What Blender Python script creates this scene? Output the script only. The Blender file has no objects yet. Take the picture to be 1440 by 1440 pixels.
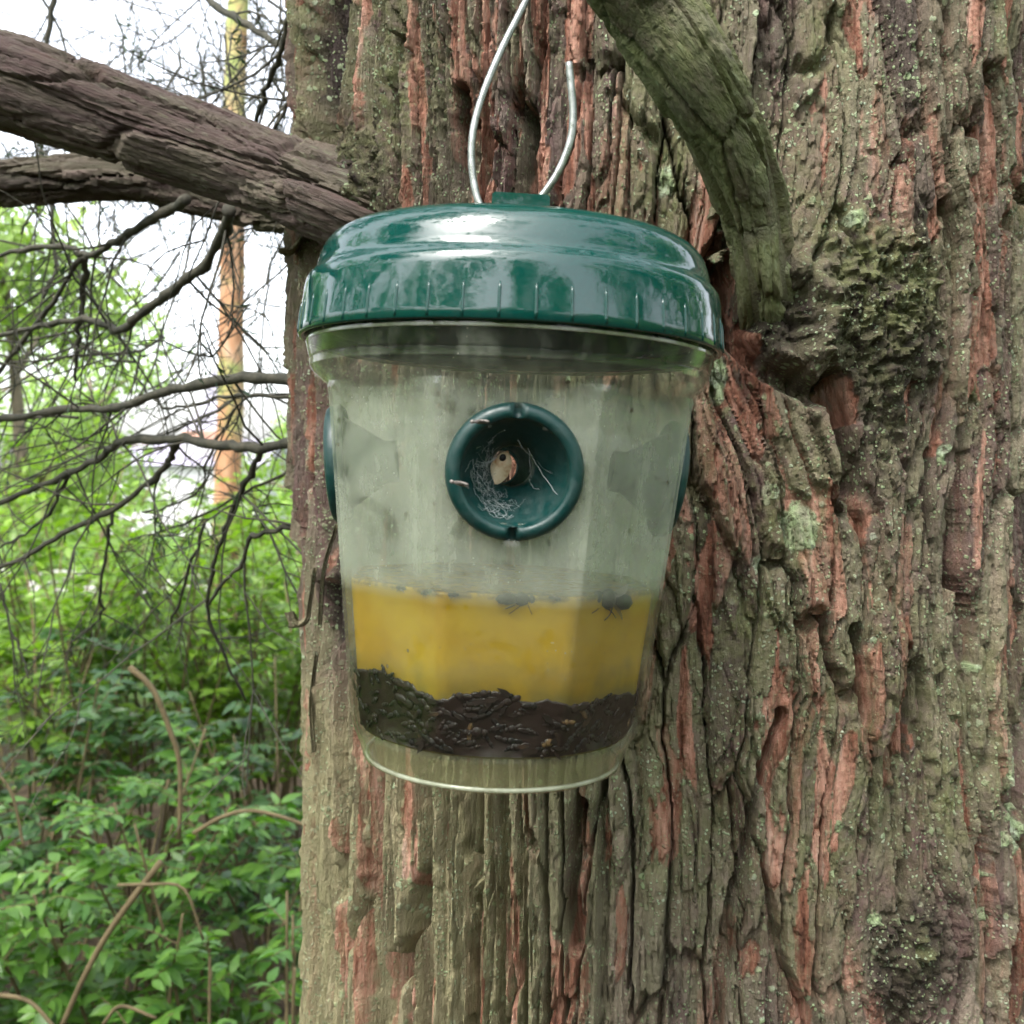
import bpy, math, random
import numpy as np
from mathutils import Vector, Matrix, Euler

rng = np.random.default_rng(11)
random.seed(11)
S = bpy.context.scene
COL = S.collection
PI = math.pi

# ------------------------------------------------------------------ camera, sky, sun, exposure
F = 1444.0                       # focal length in photo pixels (1440 wide)
CAMZ = 1.5
PITCH = math.atan(60 / F)
cam_d = bpy.data.cameras.new('camera')
cam_d.sensor_width = 36.0
cam_d.lens = 36.0 * F / 1440.0
cam_d.clip_start = 0.01
cam_d.clip_end = 2000
cam_d.dof.use_dof = True
cam_d.dof.focus_distance = 0.40
cam_d.dof.aperture_fstop = 22.0
cam = bpy.data.objects.new('camera', cam_d)
COL.objects.link(cam)
cam.location = (0, 0, CAMZ)
cam.rotation_euler = (PI / 2 - PITCH, 0, 0)
S.camera = cam

SUN_EL, SUN_AZ = math.radians(58), math.radians(215)      # azimuth from +Y clockwise: behind the camera, a little left
world = bpy.data.worlds.new('World')
S.world = world
world.use_nodes = True
wn = world.node_tree
wn.nodes.clear()
w_out = wn.nodes.new('ShaderNodeOutputWorld')
w_bg = wn.nodes.new('ShaderNodeBackground')
w_sky = wn.nodes.new('ShaderNodeTexSky')
w_sky.sky_type = 'NISHITA'
w_sky.sun_disc = False
w_sky.sun_elevation = SUN_EL
w_sky.sun_rotation = SUN_AZ
w_sky.air_density = 1.0
w_sky.dust_density = 4.0
w_sky.ozone_density = 1.0
w_hsv = wn.nodes.new('ShaderNodeHueSaturation')            # thin cloud: most of the blue is gone
w_hsv.inputs['Saturation'].default_value = 0.30
wn.links.new(w_sky.outputs[0], w_hsv.inputs['Color'])
wn.links.new(w_hsv.outputs[0], w_bg.inputs[0])
w_bg.inputs[1].default_value = 0.15
wn.links.new(w_bg.outputs[0], w_out.inputs[0])

sun_d = bpy.data.lights.new('sun', 'SUN')
sun_d.energy = 0.8
sun_d.angle = math.radians(22)
sun_d.color = (1.0, 0.96, 0.9)
sun = bpy.data.objects.new('sun', sun_d)
COL.objects.link(sun)
sv = Vector((math.sin(SUN_AZ) * math.cos(SUN_EL), math.cos(SUN_AZ) * math.cos(SUN_EL), math.sin(SUN_EL)))
sun.rotation_euler = sv.to_track_quat('Z', 'Y').to_euler()
sun.location = (0, -3, 8)

S.view_settings.view_transform = 'Standard'
S.view_settings.look = 'None'
S.view_settings.gamma = 1.0
S.view_settings.use_curve_mapping = False
S.view_settings.exposure = 2.55

S.render.engine = 'CYCLES'
S.cycles.max_bounces = 9
S.cycles.diffuse_bounces = 4
S.cycles.glossy_bounces = 3
S.cycles.transmission_bounces = 5
S.cycles.transparent_max_bounces = 24
S.cycles.caustics_reflective = False
S.cycles.caustics_refractive = False
S.cycles.use_denoising = True
S.cycles.sample_clamp_indirect = 6.0

# ------------------------------------------------------------------ helpers
cP, sP = math.cos(PITCH), math.sin(PITCH)


def P(px, py, d):
    """world point seen at photo pixel (px, py) at depth d along the view"""
    x = (px - 720) / F * d
    y = (720 - py) / F * d
    return np.array((x, d * cP + y * sP, CAMZ - d * sP + y * cP))


def h01(a, b, seed):
    a = np.asarray(a).astype(np.int64).astype(np.uint32)
    b = np.asarray(b).astype(np.int64).astype(np.uint32)
    with np.errstate(over='ignore'):
        h = a * np.uint32(374761393) + b * np.uint32(668265263) + np.uint32((seed * 974634777 + 1013904223) & 0xffffffff)
        h = (h ^ (h >> np.uint32(13))) * np.uint32(1274126177)
        h = (h ^ (h >> np.uint32(16))) * np.uint32(2246822519)
        h = h ^ (h >> np.uint32(15))
    return h.astype(np.float64) / 4294967296.0


def vn(x, y, seed=0):
    x, y = np.asarray(x, float), np.asarray(y, float)
    ix, iy = np.floor(x), np.floor(y)
    fx, fy = x - ix, y - iy
    fx = fx * fx * fx * (fx * (fx * 6 - 15) + 10)
    fy = fy * fy * fy * (fy * (fy * 6 - 15) + 10)
    a, b = h01(ix, iy, seed), h01(ix + 1, iy, seed)
    c, d = h01(ix, iy + 1, seed), h01(ix + 1, iy + 1, seed)
    return ((a + (b - a) * fx) * (1 - fy) + (c + (d - c) * fx) * fy) * 2 - 1


def fbm(x, y, seed=0, oct=4):
    s, a, t = 0, 1.0, 0
    for k in range(oct):
        s = s + a * vn(x * 2 ** k, y * 2 ** k, seed + k * 17)
        t += a
        a *= 0.55
    return s / t


def sstep(a, b, x):
    t = np.clip((x - a) / (b - a), 0, 1)
    return t * t * (3 - 2 * t)


def mesh_np(name, V, faces, attrs=None, smooth=True, sharp=0):
    """V (N,3); faces (M,k) array or a list of such arrays"""
    me = bpy.data.meshes.new(name)
    if not isinstance(faces, list):
        faces = [faces]
    faces = [np.asarray(f, np.int32) for f in faces if len(f)]
    nv = len(V)
    me.vertices.add(nv)
    me.vertices.foreach_set('co', np.asarray(V, np.float32).ravel())
    loops = np.concatenate([f.ravel() for f in faces])
    tot = np.concatenate([np.full(len(f), f.shape[1], np.int32) for f in faces])
    start = np.concatenate([[0], np.cumsum(tot)[:-1]]).astype(np.int32)
    me.loops.add(len(loops))
    me.loops.foreach_set('vertex_index', loops)
    me.polygons.add(len(tot))
    me.polygons.foreach_set('loop_start', start)
    me.polygons.foreach_set('loop_total', tot)
    me.polygons.foreach_set('use_smooth', np.full(len(tot), smooth, bool))
    if attrs:
        for k, a in attrs.items():
            if a.ndim == 1:
                at = me.attributes.new(k, 'FLOAT', 'POINT')
                at.data.foreach_set('value', a.astype(np.float32))
            else:
                at = me.attributes.new(k, 'FLOAT_COLOR', 'POINT')
                at.data.foreach_set('color', a.astype(np.float32).ravel())
    me.update(calc_edges=True)
    if sharp:
        me.set_sharp_from_angle(angle=sharp)
    return me


def link(name, me, mat=None, parent=None, kind=None):
    o = bpy.data.objects.new(name, me)
    COL.objects.link(o)
    if mat is not None and me is not None and not me.materials:
        me.materials.append(mat)
    if parent is not None:
        o.parent = parent
    if kind:
        o['kind'] = kind
    return o


def tag(o, label, cat, group=None, kind=None):
    o['label'] = label
    o['category'] = cat
    if group:
        o['group'] = group
    if kind:
        o['kind'] = kind
    return o


def thing(name, label, cat, loc=(0, 0, 0), group=None):
    o = bpy.data.objects.new(name, None)
    COL.objects.link(o)
    o.location = loc
    o.empty_display_size = 0.05
    return tag(o, label, cat, group)


class MB:
    def __init__(self):
        self.V, self.Q, self.T, self.A, self.n = [], [], [], [], 0

    def add(self, V, quads=None, tris=None, tint=None):
        V = np.asarray(V, float)
        if quads is not None and len(quads):
            self.Q.append(np.asarray(quads) + self.n)
        if tris is not None and len(tris):
            self.T.append(np.asarray(tris) + self.n)
        self.V.append(V)
        self.A.append(np.full(len(V), 0.5) if tint is None else np.broadcast_to(tint, len(V)))
        self.n += len(V)

    def build(self, name, mat, parent=None, kind=None, smooth=True, origin=None):
        V = np.concatenate(self.V)
        if origin is not None:
            V = V - np.asarray(origin)
        fs = []
        if self.Q:
            fs.append(np.concatenate(self.Q))
        if self.T:
            fs.append(np.concatenate(self.T))
        me = mesh_np(name, V, fs, {'tint': np.concatenate(self.A)}, smooth)
        return link(name, me, mat, parent, kind)


def crom(pts, n):
    """Catmull-Rom resample of (N,k) points to n points"""
    p = np.asarray(pts, float)
    if len(p) == 2:
        t = np.linspace(0, 1, n)[:, None]
        return p[0] * (1 - t) + p[1] * t
    p = np.vstack([2 * p[0] - p[1], p, 2 * p[-1] - p[-2]])
    seg = len(p) - 3
    t = np.linspace(0, seg - 1e-6, n)
    i = t.astype(int)
    f = (t - i)[:, None]
    a, b, c, d = p[i], p[i + 1], p[i + 2], p[i + 3]
    return 0.5 * (2 * b + (c - a) * f + (2 * a - 5 * b + 4 * c - d) * f ** 2 + (3 * b - a - 3 * c + d) * f ** 3)


def frames(path):
    T = np.gradient(path, axis=0)
    T /= np.linalg.norm(T, axis=1)[:, None] + 1e-12
    ref = np.array((0, 0, 1.0)) if abs(T[0][2]) < 0.9 else np.array((1.0, 0, 0))
    n = np.cross(T[0], ref)
    n /= np.linalg.norm(n)
    N = np.zeros_like(T)
    for k in range(len(T)):
        n = n - T[k] * np.dot(n, T[k])
        n /= np.linalg.norm(n) + 1e-12
        N[k] = n
    return T, N, np.cross(T, N)


def grid_quads(nr, nc, wrap):
    r = np.arange(nr - 1)[:, None]
    c = np.arange(nc if wrap else nc - 1)[None, :]
    c2 = (c + 1) % nc
    a = r * nc + c
    b = r * nc + c2
    return np.stack([a, b, b + nc, a + nc], -1).reshape(-1, 4)


def tube(mb, path, rad, sides=6, tint=None, cap=True):
    path = np.asarray(path, float)
    rad = np.broadcast_to(np.asarray(rad, float), len(path))
    T, N, B = frames(path)
    a = np.linspace(0, 2 * PI, sides, endpoint=False)
    V = path[:, None] + rad[:, None, None] * (np.cos(a)[None, :, None] * N[:, None] + np.sin(a)[None, :, None] * B[:, None])
    n = len(path)
    V = V.reshape(-1, 3)
    Q = grid_quads(n, sides, True)
    tr = []
    if cap:
        V = np.vstack([V, path[0], path[-1]])
        i0, i1 = n * sides, n * sides + 1
        for k in range(sides):
            k2 = (k + 1) % sides
            tr.append((k2, k, i0))
            tr.append(((n - 1) * sides + k, (n - 1) * sides + k2, i1))
    mb.add(V, Q, np.array(tr) if tr else None, tint)


def lathe(mb, prof, n=96, tint=None, rfun=None, closed=False):
    """prof: list of (r,z); rfun(theta, r, z) may change r"""
    prof = np.asarray(prof, float)
    a = np.linspace(0, 2 * PI, n, endpoint=False)
    R = np.broadcast_to(prof[:, 0][:, None], (len(prof), n))
    Z = np.broadcast_to(prof[:, 1][:, None], (len(prof), n))
    if rfun is not None:
        R = rfun(a[None, :], R, Z)
    V = np.stack([R * np.cos(a), R * np.sin(a), Z], -1).reshape(-1, 3)
    Q = grid_quads(len(prof), n, True)
    if closed:
        last = (len(prof) - 1) * n
        k = np.arange(n)
        Q = np.vstack([Q, np.stack([last + k, last + (k + 1) % n, (k + 1) % n, k], -1)])
    mb.add(V, Q, None, tint)


def smooth_prof(pts, n):
    return crom(np.asarray(pts, float), n)


def ellipsoid(mb, c, r, rot=None, nu=8, nv=6, tint=None):
    th = np.linspace(0, PI, nv + 1)
    ph = np.linspace(0, 2 * PI, nu, endpoint=False)
    V = np.stack([np.sin(th)[:, None] * np.cos(ph), np.sin(th)[:, None] * np.sin(ph), np.broadcast_to(np.cos(th)[:, None], (nv + 1, nu))], -1).reshape(-1, 3)
    V = V * np.asarray(r)
    if rot is not None:
        V = V @ np.asarray(rot).T
    mb.add(V + np.asarray(c), grid_quads(nv + 1, nu, True), None, tint)


def box(mb, lo, hi, tint=None):
    x0, y0, z0 = lo
    x1, y1, z1 = hi
    V = [(x0, y0, z0), (x1, y0, z0), (x1, y1, z0), (x0, y1, z0), (x0, y0, z1), (x1, y0, z1), (x1, y1, z1), (x0, y1, z1)]
    mb.add(V, [(3, 2, 1, 0), (4, 5, 6, 7), (0, 1, 5, 4), (1, 2, 6, 5), (2, 3, 7, 6), (3, 0, 4, 7)], None, tint)


def euler_np(x, y, z):
    return np.array(Euler((x, y, z)).to_matrix())


# ------------------------------------------------------------------ materials
class NT:
    """small node-tree writer"""
    def __init__(self, name):
        self.m = bpy.data.materials.new(name)
        self.m.use_nodes = True
        self.t = self.m.node_tree
        self.t.nodes.clear()
        self.out = self.t.nodes.new('ShaderNodeOutputMaterial')

    def n(self, typ, **kw):
        nd = self.t.nodes.new(typ)
        for k, v in kw.items():
            if k.startswith('i_'):
                key = k[2:]
                key = int(key) if key.isdigit() else key.replace('_', ' ')
                self.put(nd.inputs[key], v)
            else:
                setattr(nd, k, v)
        return nd

    def put(self, inp, v):
        if hasattr(v, 'is_output'):
            self.t.links.new(v, inp)
        elif hasattr(v, 'outputs'):
            self.t.links.new(v.outputs[0], inp)
        else:
            if isinstance(v, (tuple, list)) and len(v) == 3 and inp.type == 'RGBA':
                v = (*v, 1)
            inp.default_value = v

    def noise(self, vec, scale, detail=4, rough=0.55, dist=0.0):
        nd = self.n('ShaderNodeTexNoise')
        self.put(nd.inputs['Vector'], vec)
        nd.inputs['Scale'].default_value = scale
        nd.inputs['Detail'].default_value = detail
        nd.inputs['Roughness'].default_value = rough
        nd.inputs['Distortion'].default_value = dist
        return nd.outputs['Fac']

    def voro(self, vec, scale, out='Distance', feature='F1', rand=1.0):
        nd = self.n('ShaderNodeTexVoronoi', feature=feature)
        self.put(nd.inputs['Vector'], vec)
        nd.inputs['Scale'].default_value = scale
        nd.inputs['Randomness'].default_value = rand
        return nd.outputs[out]

    def ramp(self, fac, stops):
        nd = self.n('ShaderNodeValToRGB')
        cr = nd.color_ramp
        while len(cr.elements) < len(stops):
            cr.elements.new(0.5)
        for e, (p, c) in zip(cr.elements, stops):
            e.position = p
            e.color = (*c, 1) if not isinstance(c, (int, float)) else (c, c, c, 1)
        self.put(nd.inputs[0], fac)
        return nd.outputs[0]

    def mix(self, fac, a, b, mode='MIX'):
        nd = self.n('ShaderNodeMix', data_type='RGBA', blend_type=mode)
        self.put(nd.inputs[0], fac)
        self.put(nd.inputs[6], a)
        self.put(nd.inputs[7], b)
        return nd.outputs[2]

    def math(self, op, a, b=0.0, clamp=False):
        nd = self.n('ShaderNodeMath', operation=op, use_clamp=clamp)
        self.put(nd.inputs[0], a)
        self.put(nd.inputs[1], b)
        return nd.outputs[0]

    def mapr(self, v, a, b, c=0.0, d=1.0):
        nd = self.n('ShaderNodeMapRange', clamp=True)
        for i, x in enumerate((v, a, b, c, d)):
            self.put(nd.inputs[i], x)
        return nd.outputs[0]

    def scaled(self, vec, s):
        nd = self.n('ShaderNodeVectorMath', operation='MULTIPLY')
        self.put(nd.inputs[0], vec)
        nd.inputs[1].default_value = s
        return nd.outputs[0]

    def obj(self):
        return self.n('ShaderNodeTexCoord').outputs['Object']

    def pos(self):
        return self.n('ShaderNodeNewGeometry').outputs['Position']

    def bump(self, h, strength=0.5, dist=0.002, normal=None):
        nd = self.n('ShaderNodeBump')
        nd.inputs['Strength'].default_value = strength
        nd.inputs['Distance'].default_value = dist
        self.put(nd.inputs['Height'], h)
        if normal is not None:
            self.put(nd.inputs['Normal'], normal)
        return nd.outputs[0]

    def bsdf(self, color, rough=0.6, normal=None, spec=0.5, **kw):
        nd = self.n('ShaderNodeBsdfPrincipled')
        self.put(nd.inputs['Base Color'], color)
        self.put(nd.inputs['Roughness'], rough)
        self.put(nd.inputs['Specular IOR Level'], spec)
        if normal is not None:
            self.put(nd.inputs['Normal'], normal)
        for k, v in kw.items():
            self.put(nd.inputs[k.replace('_', ' ')], v)
        return nd.outputs[0]

    def mixs(self, fac, a, b):
        nd = self.n('ShaderNodeMixShader')
        self.put(nd.inputs[0], fac)
        self.put(nd.inputs[1], a)
        self.put(nd.inputs[2], b)
        return nd.outputs[0]

    def done(self, sh):
        self.t.links.new(sh, self.out.inputs['Surface'])
        return self.m


def bark_material(name, dark, light, orange_a, orange_b, moss, tan, speck_amt=1.0, axis_scale=(1, 1, 0.16), coord='pos'):
    """mask attribute: r fresh inner bark, g moss / algae, b plate tone, a pale tan"""
    m = NT(name)
    p = m.pos() if coord == 'pos' else m.n('ShaderNodeAttribute', attribute_name='flow').outputs['Vector']
    at = m.n('ShaderNodeAttribute', attribute_name='mask')
    sep = m.n('ShaderNodeSeparateColor', i_0=at.outputs['Color'])
    r, g, b = sep.outputs[0], sep.outputs[1], sep.outputs[2]
    a = at.outputs['Alpha']
    ps = m.scaled(p, axis_scale)
    fib = m.noise(ps, 900, 5, 0.65)
    mid = m.noise(ps, 180, 5, 0.6)
    blo = m.noise(p, 60, 5, 0.6)
    fine = m.noise(p, 650, 4, 0.7)
    tone = m.math('ADD', m.math('MULTIPLY', b, 0.75), m.math('MULTIPLY', mid, 0.42))
    base = m.ramp(tone, [(0.18, dark), (0.36, tuple(x * 0.55 + y * 0.45 for x, y in zip(dark, light))), (0.46, (light[0] * .62, light[1] * .48, light[2] * .55)), (0.56, tuple(x * 0.72 for x in light)), (0.68, (light[0] * .80, light[1] * .92, light[2] * .75)), (0.88, tuple(x * 1.25 for x in light))])
    base = m.mix(m.mapr(blo, 0.5, 0.72, 0, 0.5), base, (0.050, 0.031, 0.029))
    base = m.mix(m.math('MULTIPLY', a, m.mapr(mid, 0.25, 0.65, 0.5, 1)), base, tan)
    # algae film
    gm = m.math('MULTIPLY', g, m.mapr(m.noise(p, 130, 6, 0.7), 0.36, 0.60))
    base = m.mix(gm, base, moss)
    org = m.ramp(m.noise(ps, 120, 4, 0.6), [(0.34, tuple(x * 0.5 for x in orange_a)), (0.44, orange_a), (0.60, orange_b), (0.74, (orange_b[0] * 0.9, orange_b[1] * 1.25, orange_b[2] * 1.4))])
    om = m.math('MULTIPLY', m.mapr(r, 0.15, 0.75), m.mapr(m.math('ADD', m.noise(ps, 220, 5, 0.75), m.math('MULTIPLY', r, 0.35)), 0.52, 0.85))
    base = m.mix(om, base, org)
    # lichen specks: small irregular pale grains, clustered
    wob = m.n('ShaderNodeVectorMath', operation='ADD')
    m.put(wob.inputs[0], p)
    nz = m.n('ShaderNodeTexNoise')
    m.put(nz.inputs['Vector'], p)
    nz.inputs['Scale'].default_value = 420
    sc = m.n('ShaderNodeVectorMath', operation='SCALE')
    m.put(sc.inputs[0], nz.outputs['Color'])
    sc.inputs['Scale'].default_value = 0.0016
    m.put(wob.inputs[1], sc.outputs[0])
    d1 = m.voro(wob.outputs[0], 400)
    clus = m.mapr(m.noise(p, 32, 6, 0.7), 0.42, 0.55)
    sp = m.math('MULTIPLY', m.mapr(d1, 0.34, 0.22), clus)
    d2 = m.voro(wob.outputs[0], 130)
    sp2 = m.math('MULTIPLY', m.mapr(d2, 0.24, 0.17), m.mapr(m.noise(p, 26, 3, 0.5), 0.48, 0.62))
    spk = m.math('MULTIPLY', m.math('MAXIMUM', sp, sp2), m.math('SUBTRACT', 1.0, m.math('MULTIPLY', om, 0.85)))
    spk = m.math('MULTIPLY', spk, speck_amt, True)
    la = m.n('ShaderNodeAttribute', attribute_name='lichen').outputs['Fac']
    spk = m.math('MAXIMUM', spk, m.math('MULTIPLY', la, m.mapr(m.noise(p, 420, 3, 0.6), 0.36, 0.50, 0.25, 1.0)))
    lich = m.ramp(m.noise(p, 90, 2), [(0.35, (0.32, 0.33, 0.22)), (0.5, (0.30, 0.39, 0.20)), (0.7, (0.45, 0.52, 0.39))])
    base = m.mix(spk, base, lich)
    base = m.mix(m.mapr(fib, 0.3, 0.75, 0.32, 0), base, m.mix(1.0, base, (0.42, 0.36, 0.33), 'MULTIPLY'))
    hgt = m.math('ADD', m.math('MULTIPLY', fib, 0.55), m.math('ADD', m.math('MULTIPLY', mid, 0.8), m.math('ADD', m.math('MULTIPLY', fine, 0.35), m.math('MULTIPLY', spk, 0.25))))
    nrm = m.bump(hgt, 1.0, 0.0038)
    return m.done(m.bsdf(base, m.mapr(fine, 0.3, 0.7, 0.62, 0.9), nrm, 0.3))


M = {}
M['bark'] = bark_material('flaky_bark', (0.036, 0.024, 0.020), (0.225, 0.175, 0.140), (0.225, 0.090, 0.054), (0.48, 0.262, 0.190), (0.140, 0.152, 0.060), (0.30, 0.275, 0.155))
M['branch_bark'] = bark_material('branch_bark', (0.028, 0.020, 0.019), (0.092, 0.064, 0.055), (0.10, 0.042, 0.032), (0.14, 0.07, 0.05), (0.065, 0.07, 0.034), (0.15, 0.125, 0.095), 0.15, (1, 1, 1), 'flow')
M['mossy_bark'] = bark_material('mossy_bark', (0.095, 0.092, 0.052), (0.23, 0.22, 0.13), (0.17, 0.11, 0.055), (0.21, 0.15, 0.085), (0.135, 0.155, 0.055), (0.20, 0.20, 0.14), 0.25, (1, 1, 1), 'flow')


def simple_wood(name, a, b, scale=60):
    m = NT(name)
    p = m.pos()
    n = m.noise(p, scale, 5, 0.65)
    c = m.ramp(n, [(0.3, a), (0.7, b)])
    return m.done(m.bsdf(c, 0.8, m.bump(n, 0.5, 0.002), 0.25))


M['twig'] = simple_wood('twig_bark', (0.030, 0.032, 0.026), (0.085, 0.078, 0.058), 90)
M['stem'] = simple_wood('shrub_stem', (0.08, 0.062, 0.032), (0.17, 0.13, 0.07), 40)
M['far_trunk'] = simple_wood('far_trunk_bark', (0.10, 0.08, 0.06), (0.2, 0.16, 0.12), 12)


def leaf_material(name, a, b, back=0.4, rough=0.38, spec=0.5, vein=True):
    m = NT(name)
    p = m.pos()
    rnd = m.n('ShaderNodeObjectInfo').outputs['Random']
    tint = m.n('ShaderNodeAttribute', attribute_name='tint').outputs['Fac']
    v = m.math('ADD', m.math('MULTIPLY', m.noise(p, 7, 3), 0.5), m.math('ADD', m.math('MULTIPLY', tint, 0.5), m.math('MULTIPLY', rnd, 0.3)))
    c = m.ramp(v, [(0.35, a), (0.95, b)])
    c = m.mix(m.mapr(m.noise(p, 160, 3), 0.4, 0.7, 0, 0.3), c, m.mix(1.0, c, (0.6, 0.75, 0.5), 'MULTIPLY'))
    br = m.bsdf(c, rough, m.bump(m.noise(p, 120, 3), 0.25, 0.003), spec)
    tr = m.n('ShaderNodeBsdfTranslucent')
    m.put(tr.inputs[0], m.mix(1.0, c, (1.25, 1.35, 0.5), 'MULTIPLY'))
    return m.done(m.mixs(back, br, tr.outputs[0]))


M['leaf_dark'] = leaf_material('shrub_leaf', (0.050, 0.138, 0.023), (0.155, 0.305, 0.043), 0.40)
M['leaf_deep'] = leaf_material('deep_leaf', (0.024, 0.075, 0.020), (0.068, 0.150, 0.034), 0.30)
M['leaf_bright'] = leaf_material('bright_leaf', (0.090, 0.19, 0.018), (0.20, 0.33, 0.036), 0.45)
M['leaf_lime'] = leaf_material('lime_leaf', (0.06, 0.17, 0.03), (0.12, 0.25, 0.055), 0.42)
M['leaf_far'] = leaf_material('far_leaf', (0.17, 0.28, 0.07), (0.30, 0.40, 0.13), 0.5, 0.6, 0.3)
M['needle'] = leaf_material('needle_spray', (0.02, 0.045, 0.028), (0.045, 0.075, 0.038), 0.25, 0.6, 0.3)

# ------------------------------------------------------------------ ground
def ground_h(x, y):
    s = sstep(17, 60, y)
    return -2.2 * s + 0.05 * vn(x * 0.6, y * 0.6, 3) * sstep(60, 20, np.abs(y))


gx = np.concatenate([np.linspace(-400, -14, 24), np.linspace(-12, 12, 60), np.linspace(14, 400, 24)])
gy = np.concatenate([np.linspace(-60, -6, 10), np.linspace(-5, 20, 70), np.linspace(22, 90, 24), np.linspace(100, 900, 12)])
GX, GY = np.meshgrid(gx, gy)
GV = np.stack([GX, GY, ground_h(GX, GY)], -1).reshape(-1, 3)
m = NT('woodland_floor')
p = m.pos()
n1 = m.noise(p, 2.0, 6, 0.7)
n2 = m.noise(p, 28, 6, 0.7)
soil = m.ramp(n2, [(0.3, (0.012, 0.010, 0.007)), (0.5, (0.035, 0.026, 0.017)), (0.7, (0.085, 0.06, 0.038))])
lawn = m.ramp(n2, [(0.3, (0.04, 0.085, 0.016)), (0.7, (0.09, 0.16, 0.035))])
yy = m.n('ShaderNodeSeparateXYZ', i_0=p).outputs[1]
c = m.mix(m.mapr(m.math('ADD', yy, m.math('MULTIPLY', n1, 3.0)), 7.0, 9.0), soil, lawn)
M['ground'] = m.done(m.bsdf(c, 0.95, m.bump(n2, 0.8, 0.03), 0.1))
link('ground', mesh_np('ground', GV, grid_quads(len(gy), len(gx), False)), M['ground'], None, 'structure')

# pale path beyond the shrubs
m = NT('pale_path')
pn = m.noise(m.pos(), 6, 6, 0.7)
M['path'] = m.done(m.bsdf(m.ramp(pn, [(0.3, (0.24, 0.23, 0.21)), (0.7, (0.34, 0.33, 0.31))]), 0.9, m.bump(pn, 0.4, 0.02), 0.2))
px_ = np.linspace(-14, 0, 30)
PV = []
for yy_ in (12.2, 13.3, 14.6):
    PV += [(x, yy_ + 0.35 * math.sin(x * 0.5), float(ground_h(x, yy_)) * 0 + 0.062) for x in px_]
link('path', mesh_np('path', np.array(PV), grid_quads(3, len(px_), False)), M['path'], None, 'structure')

# ------------------------------------------------------------------ the big tree
TD = 0.70
TA = math.radians(8.4)
TR = 0.237
AX = np.array((TD * math.sin(TA), TD * math.cos(TA)))
FD = -AX / np.linalg.norm(AX)
RD = np.array((-FD[1], FD[0]))


def trunk_base(th, z):
    """large-scale radius of the trunk"""
    r = TR + 0.006 * vn(th * 1.6 + 3, z * 2.2, 91) + 0.004 * vn(th * 3.1 + 9, z * 3.3, 92)
    r = r + 0.10 * sstep(0.75, 0.0, z)
    return r


def px2uv(px, py):
    d = P(px, py, 1.0) - np.array((0, 0, CAMZ))
    o = -AX
    a = d[0] ** 2 + d[1] ** 2
    b = 2 * (o[0] * d[0] + o[1] * d[1])
    c = o[0] ** 2 + o[1] ** 2 - TR ** 2
    disc = b * b - 4 * a * c
    if disc < 0:                                   # just off the flank: take the tangent point
        disc = 0
    t = (-b - math.sqrt(disc)) / (2 * a)
    q = np.array((d[0] * t, d[1] * t)) - AX
    q /= np.linalg.norm(q)
    th = math.atan2(q @ RD, q @ FD)
    return th * TR, CAMZ + d[2] * t, t


def stretch(px, py):
    """how much longer a stretch of bark is than it looks, seen obliquely at this pixel"""
    a, b = px2uv(px - 3, py), px2uv(px + 3, py)
    return float(np.clip(abs(b[0] - a[0]) / (6 * b[2] / F), 1, 5))


def cells(u, v, w, L, seed, pw=2.6, ju=0.62, jv=0.75):
    uu = u / w
    ci = np.floor(uu)
    F1 = np.full(u.shape, 9.0)
    F2 = np.full(u.shape, 9.0)
    I1 = np.zeros(u.shape, np.int64)
    J1 = np.zeros(u.shape, np.int64)
    DU = np.zeros(u.shape)
    DV = np.zeros(u.shape)
    for di in (-1, 0, 1):
        col = ci + di
        vv = v / L + h01(col, col * 0 + 7, seed) * 5
        cj = np.floor(vv)
        for dj in (-1, 0, 1):
            row = cj + dj
            cx = col + 0.5 + ju * (h01(col, row, seed + 1) - 0.5)
            cy = row + 0.5 + jv * (h01(col, row, seed + 2) - 0.5)
            du, dv = uu - cx, vv - cy
            d = (np.abs(du) ** pw + np.abs(dv) ** pw) ** (1 / pw)
            new = d < F1
            F2 = np.where(new, F1, np.minimum(F2, d))
            I1 = np.where(new, col.astype(np.int64), I1)
            J1 = np.where(new, row.astype(np.int64), J1)
            DU = np.where(new, du, DU)
            DV = np.where(new, dv, DV)
            F1 = np.where(new, d, F1)
    return F2 - F1, I1, J1, DU, DV


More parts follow.
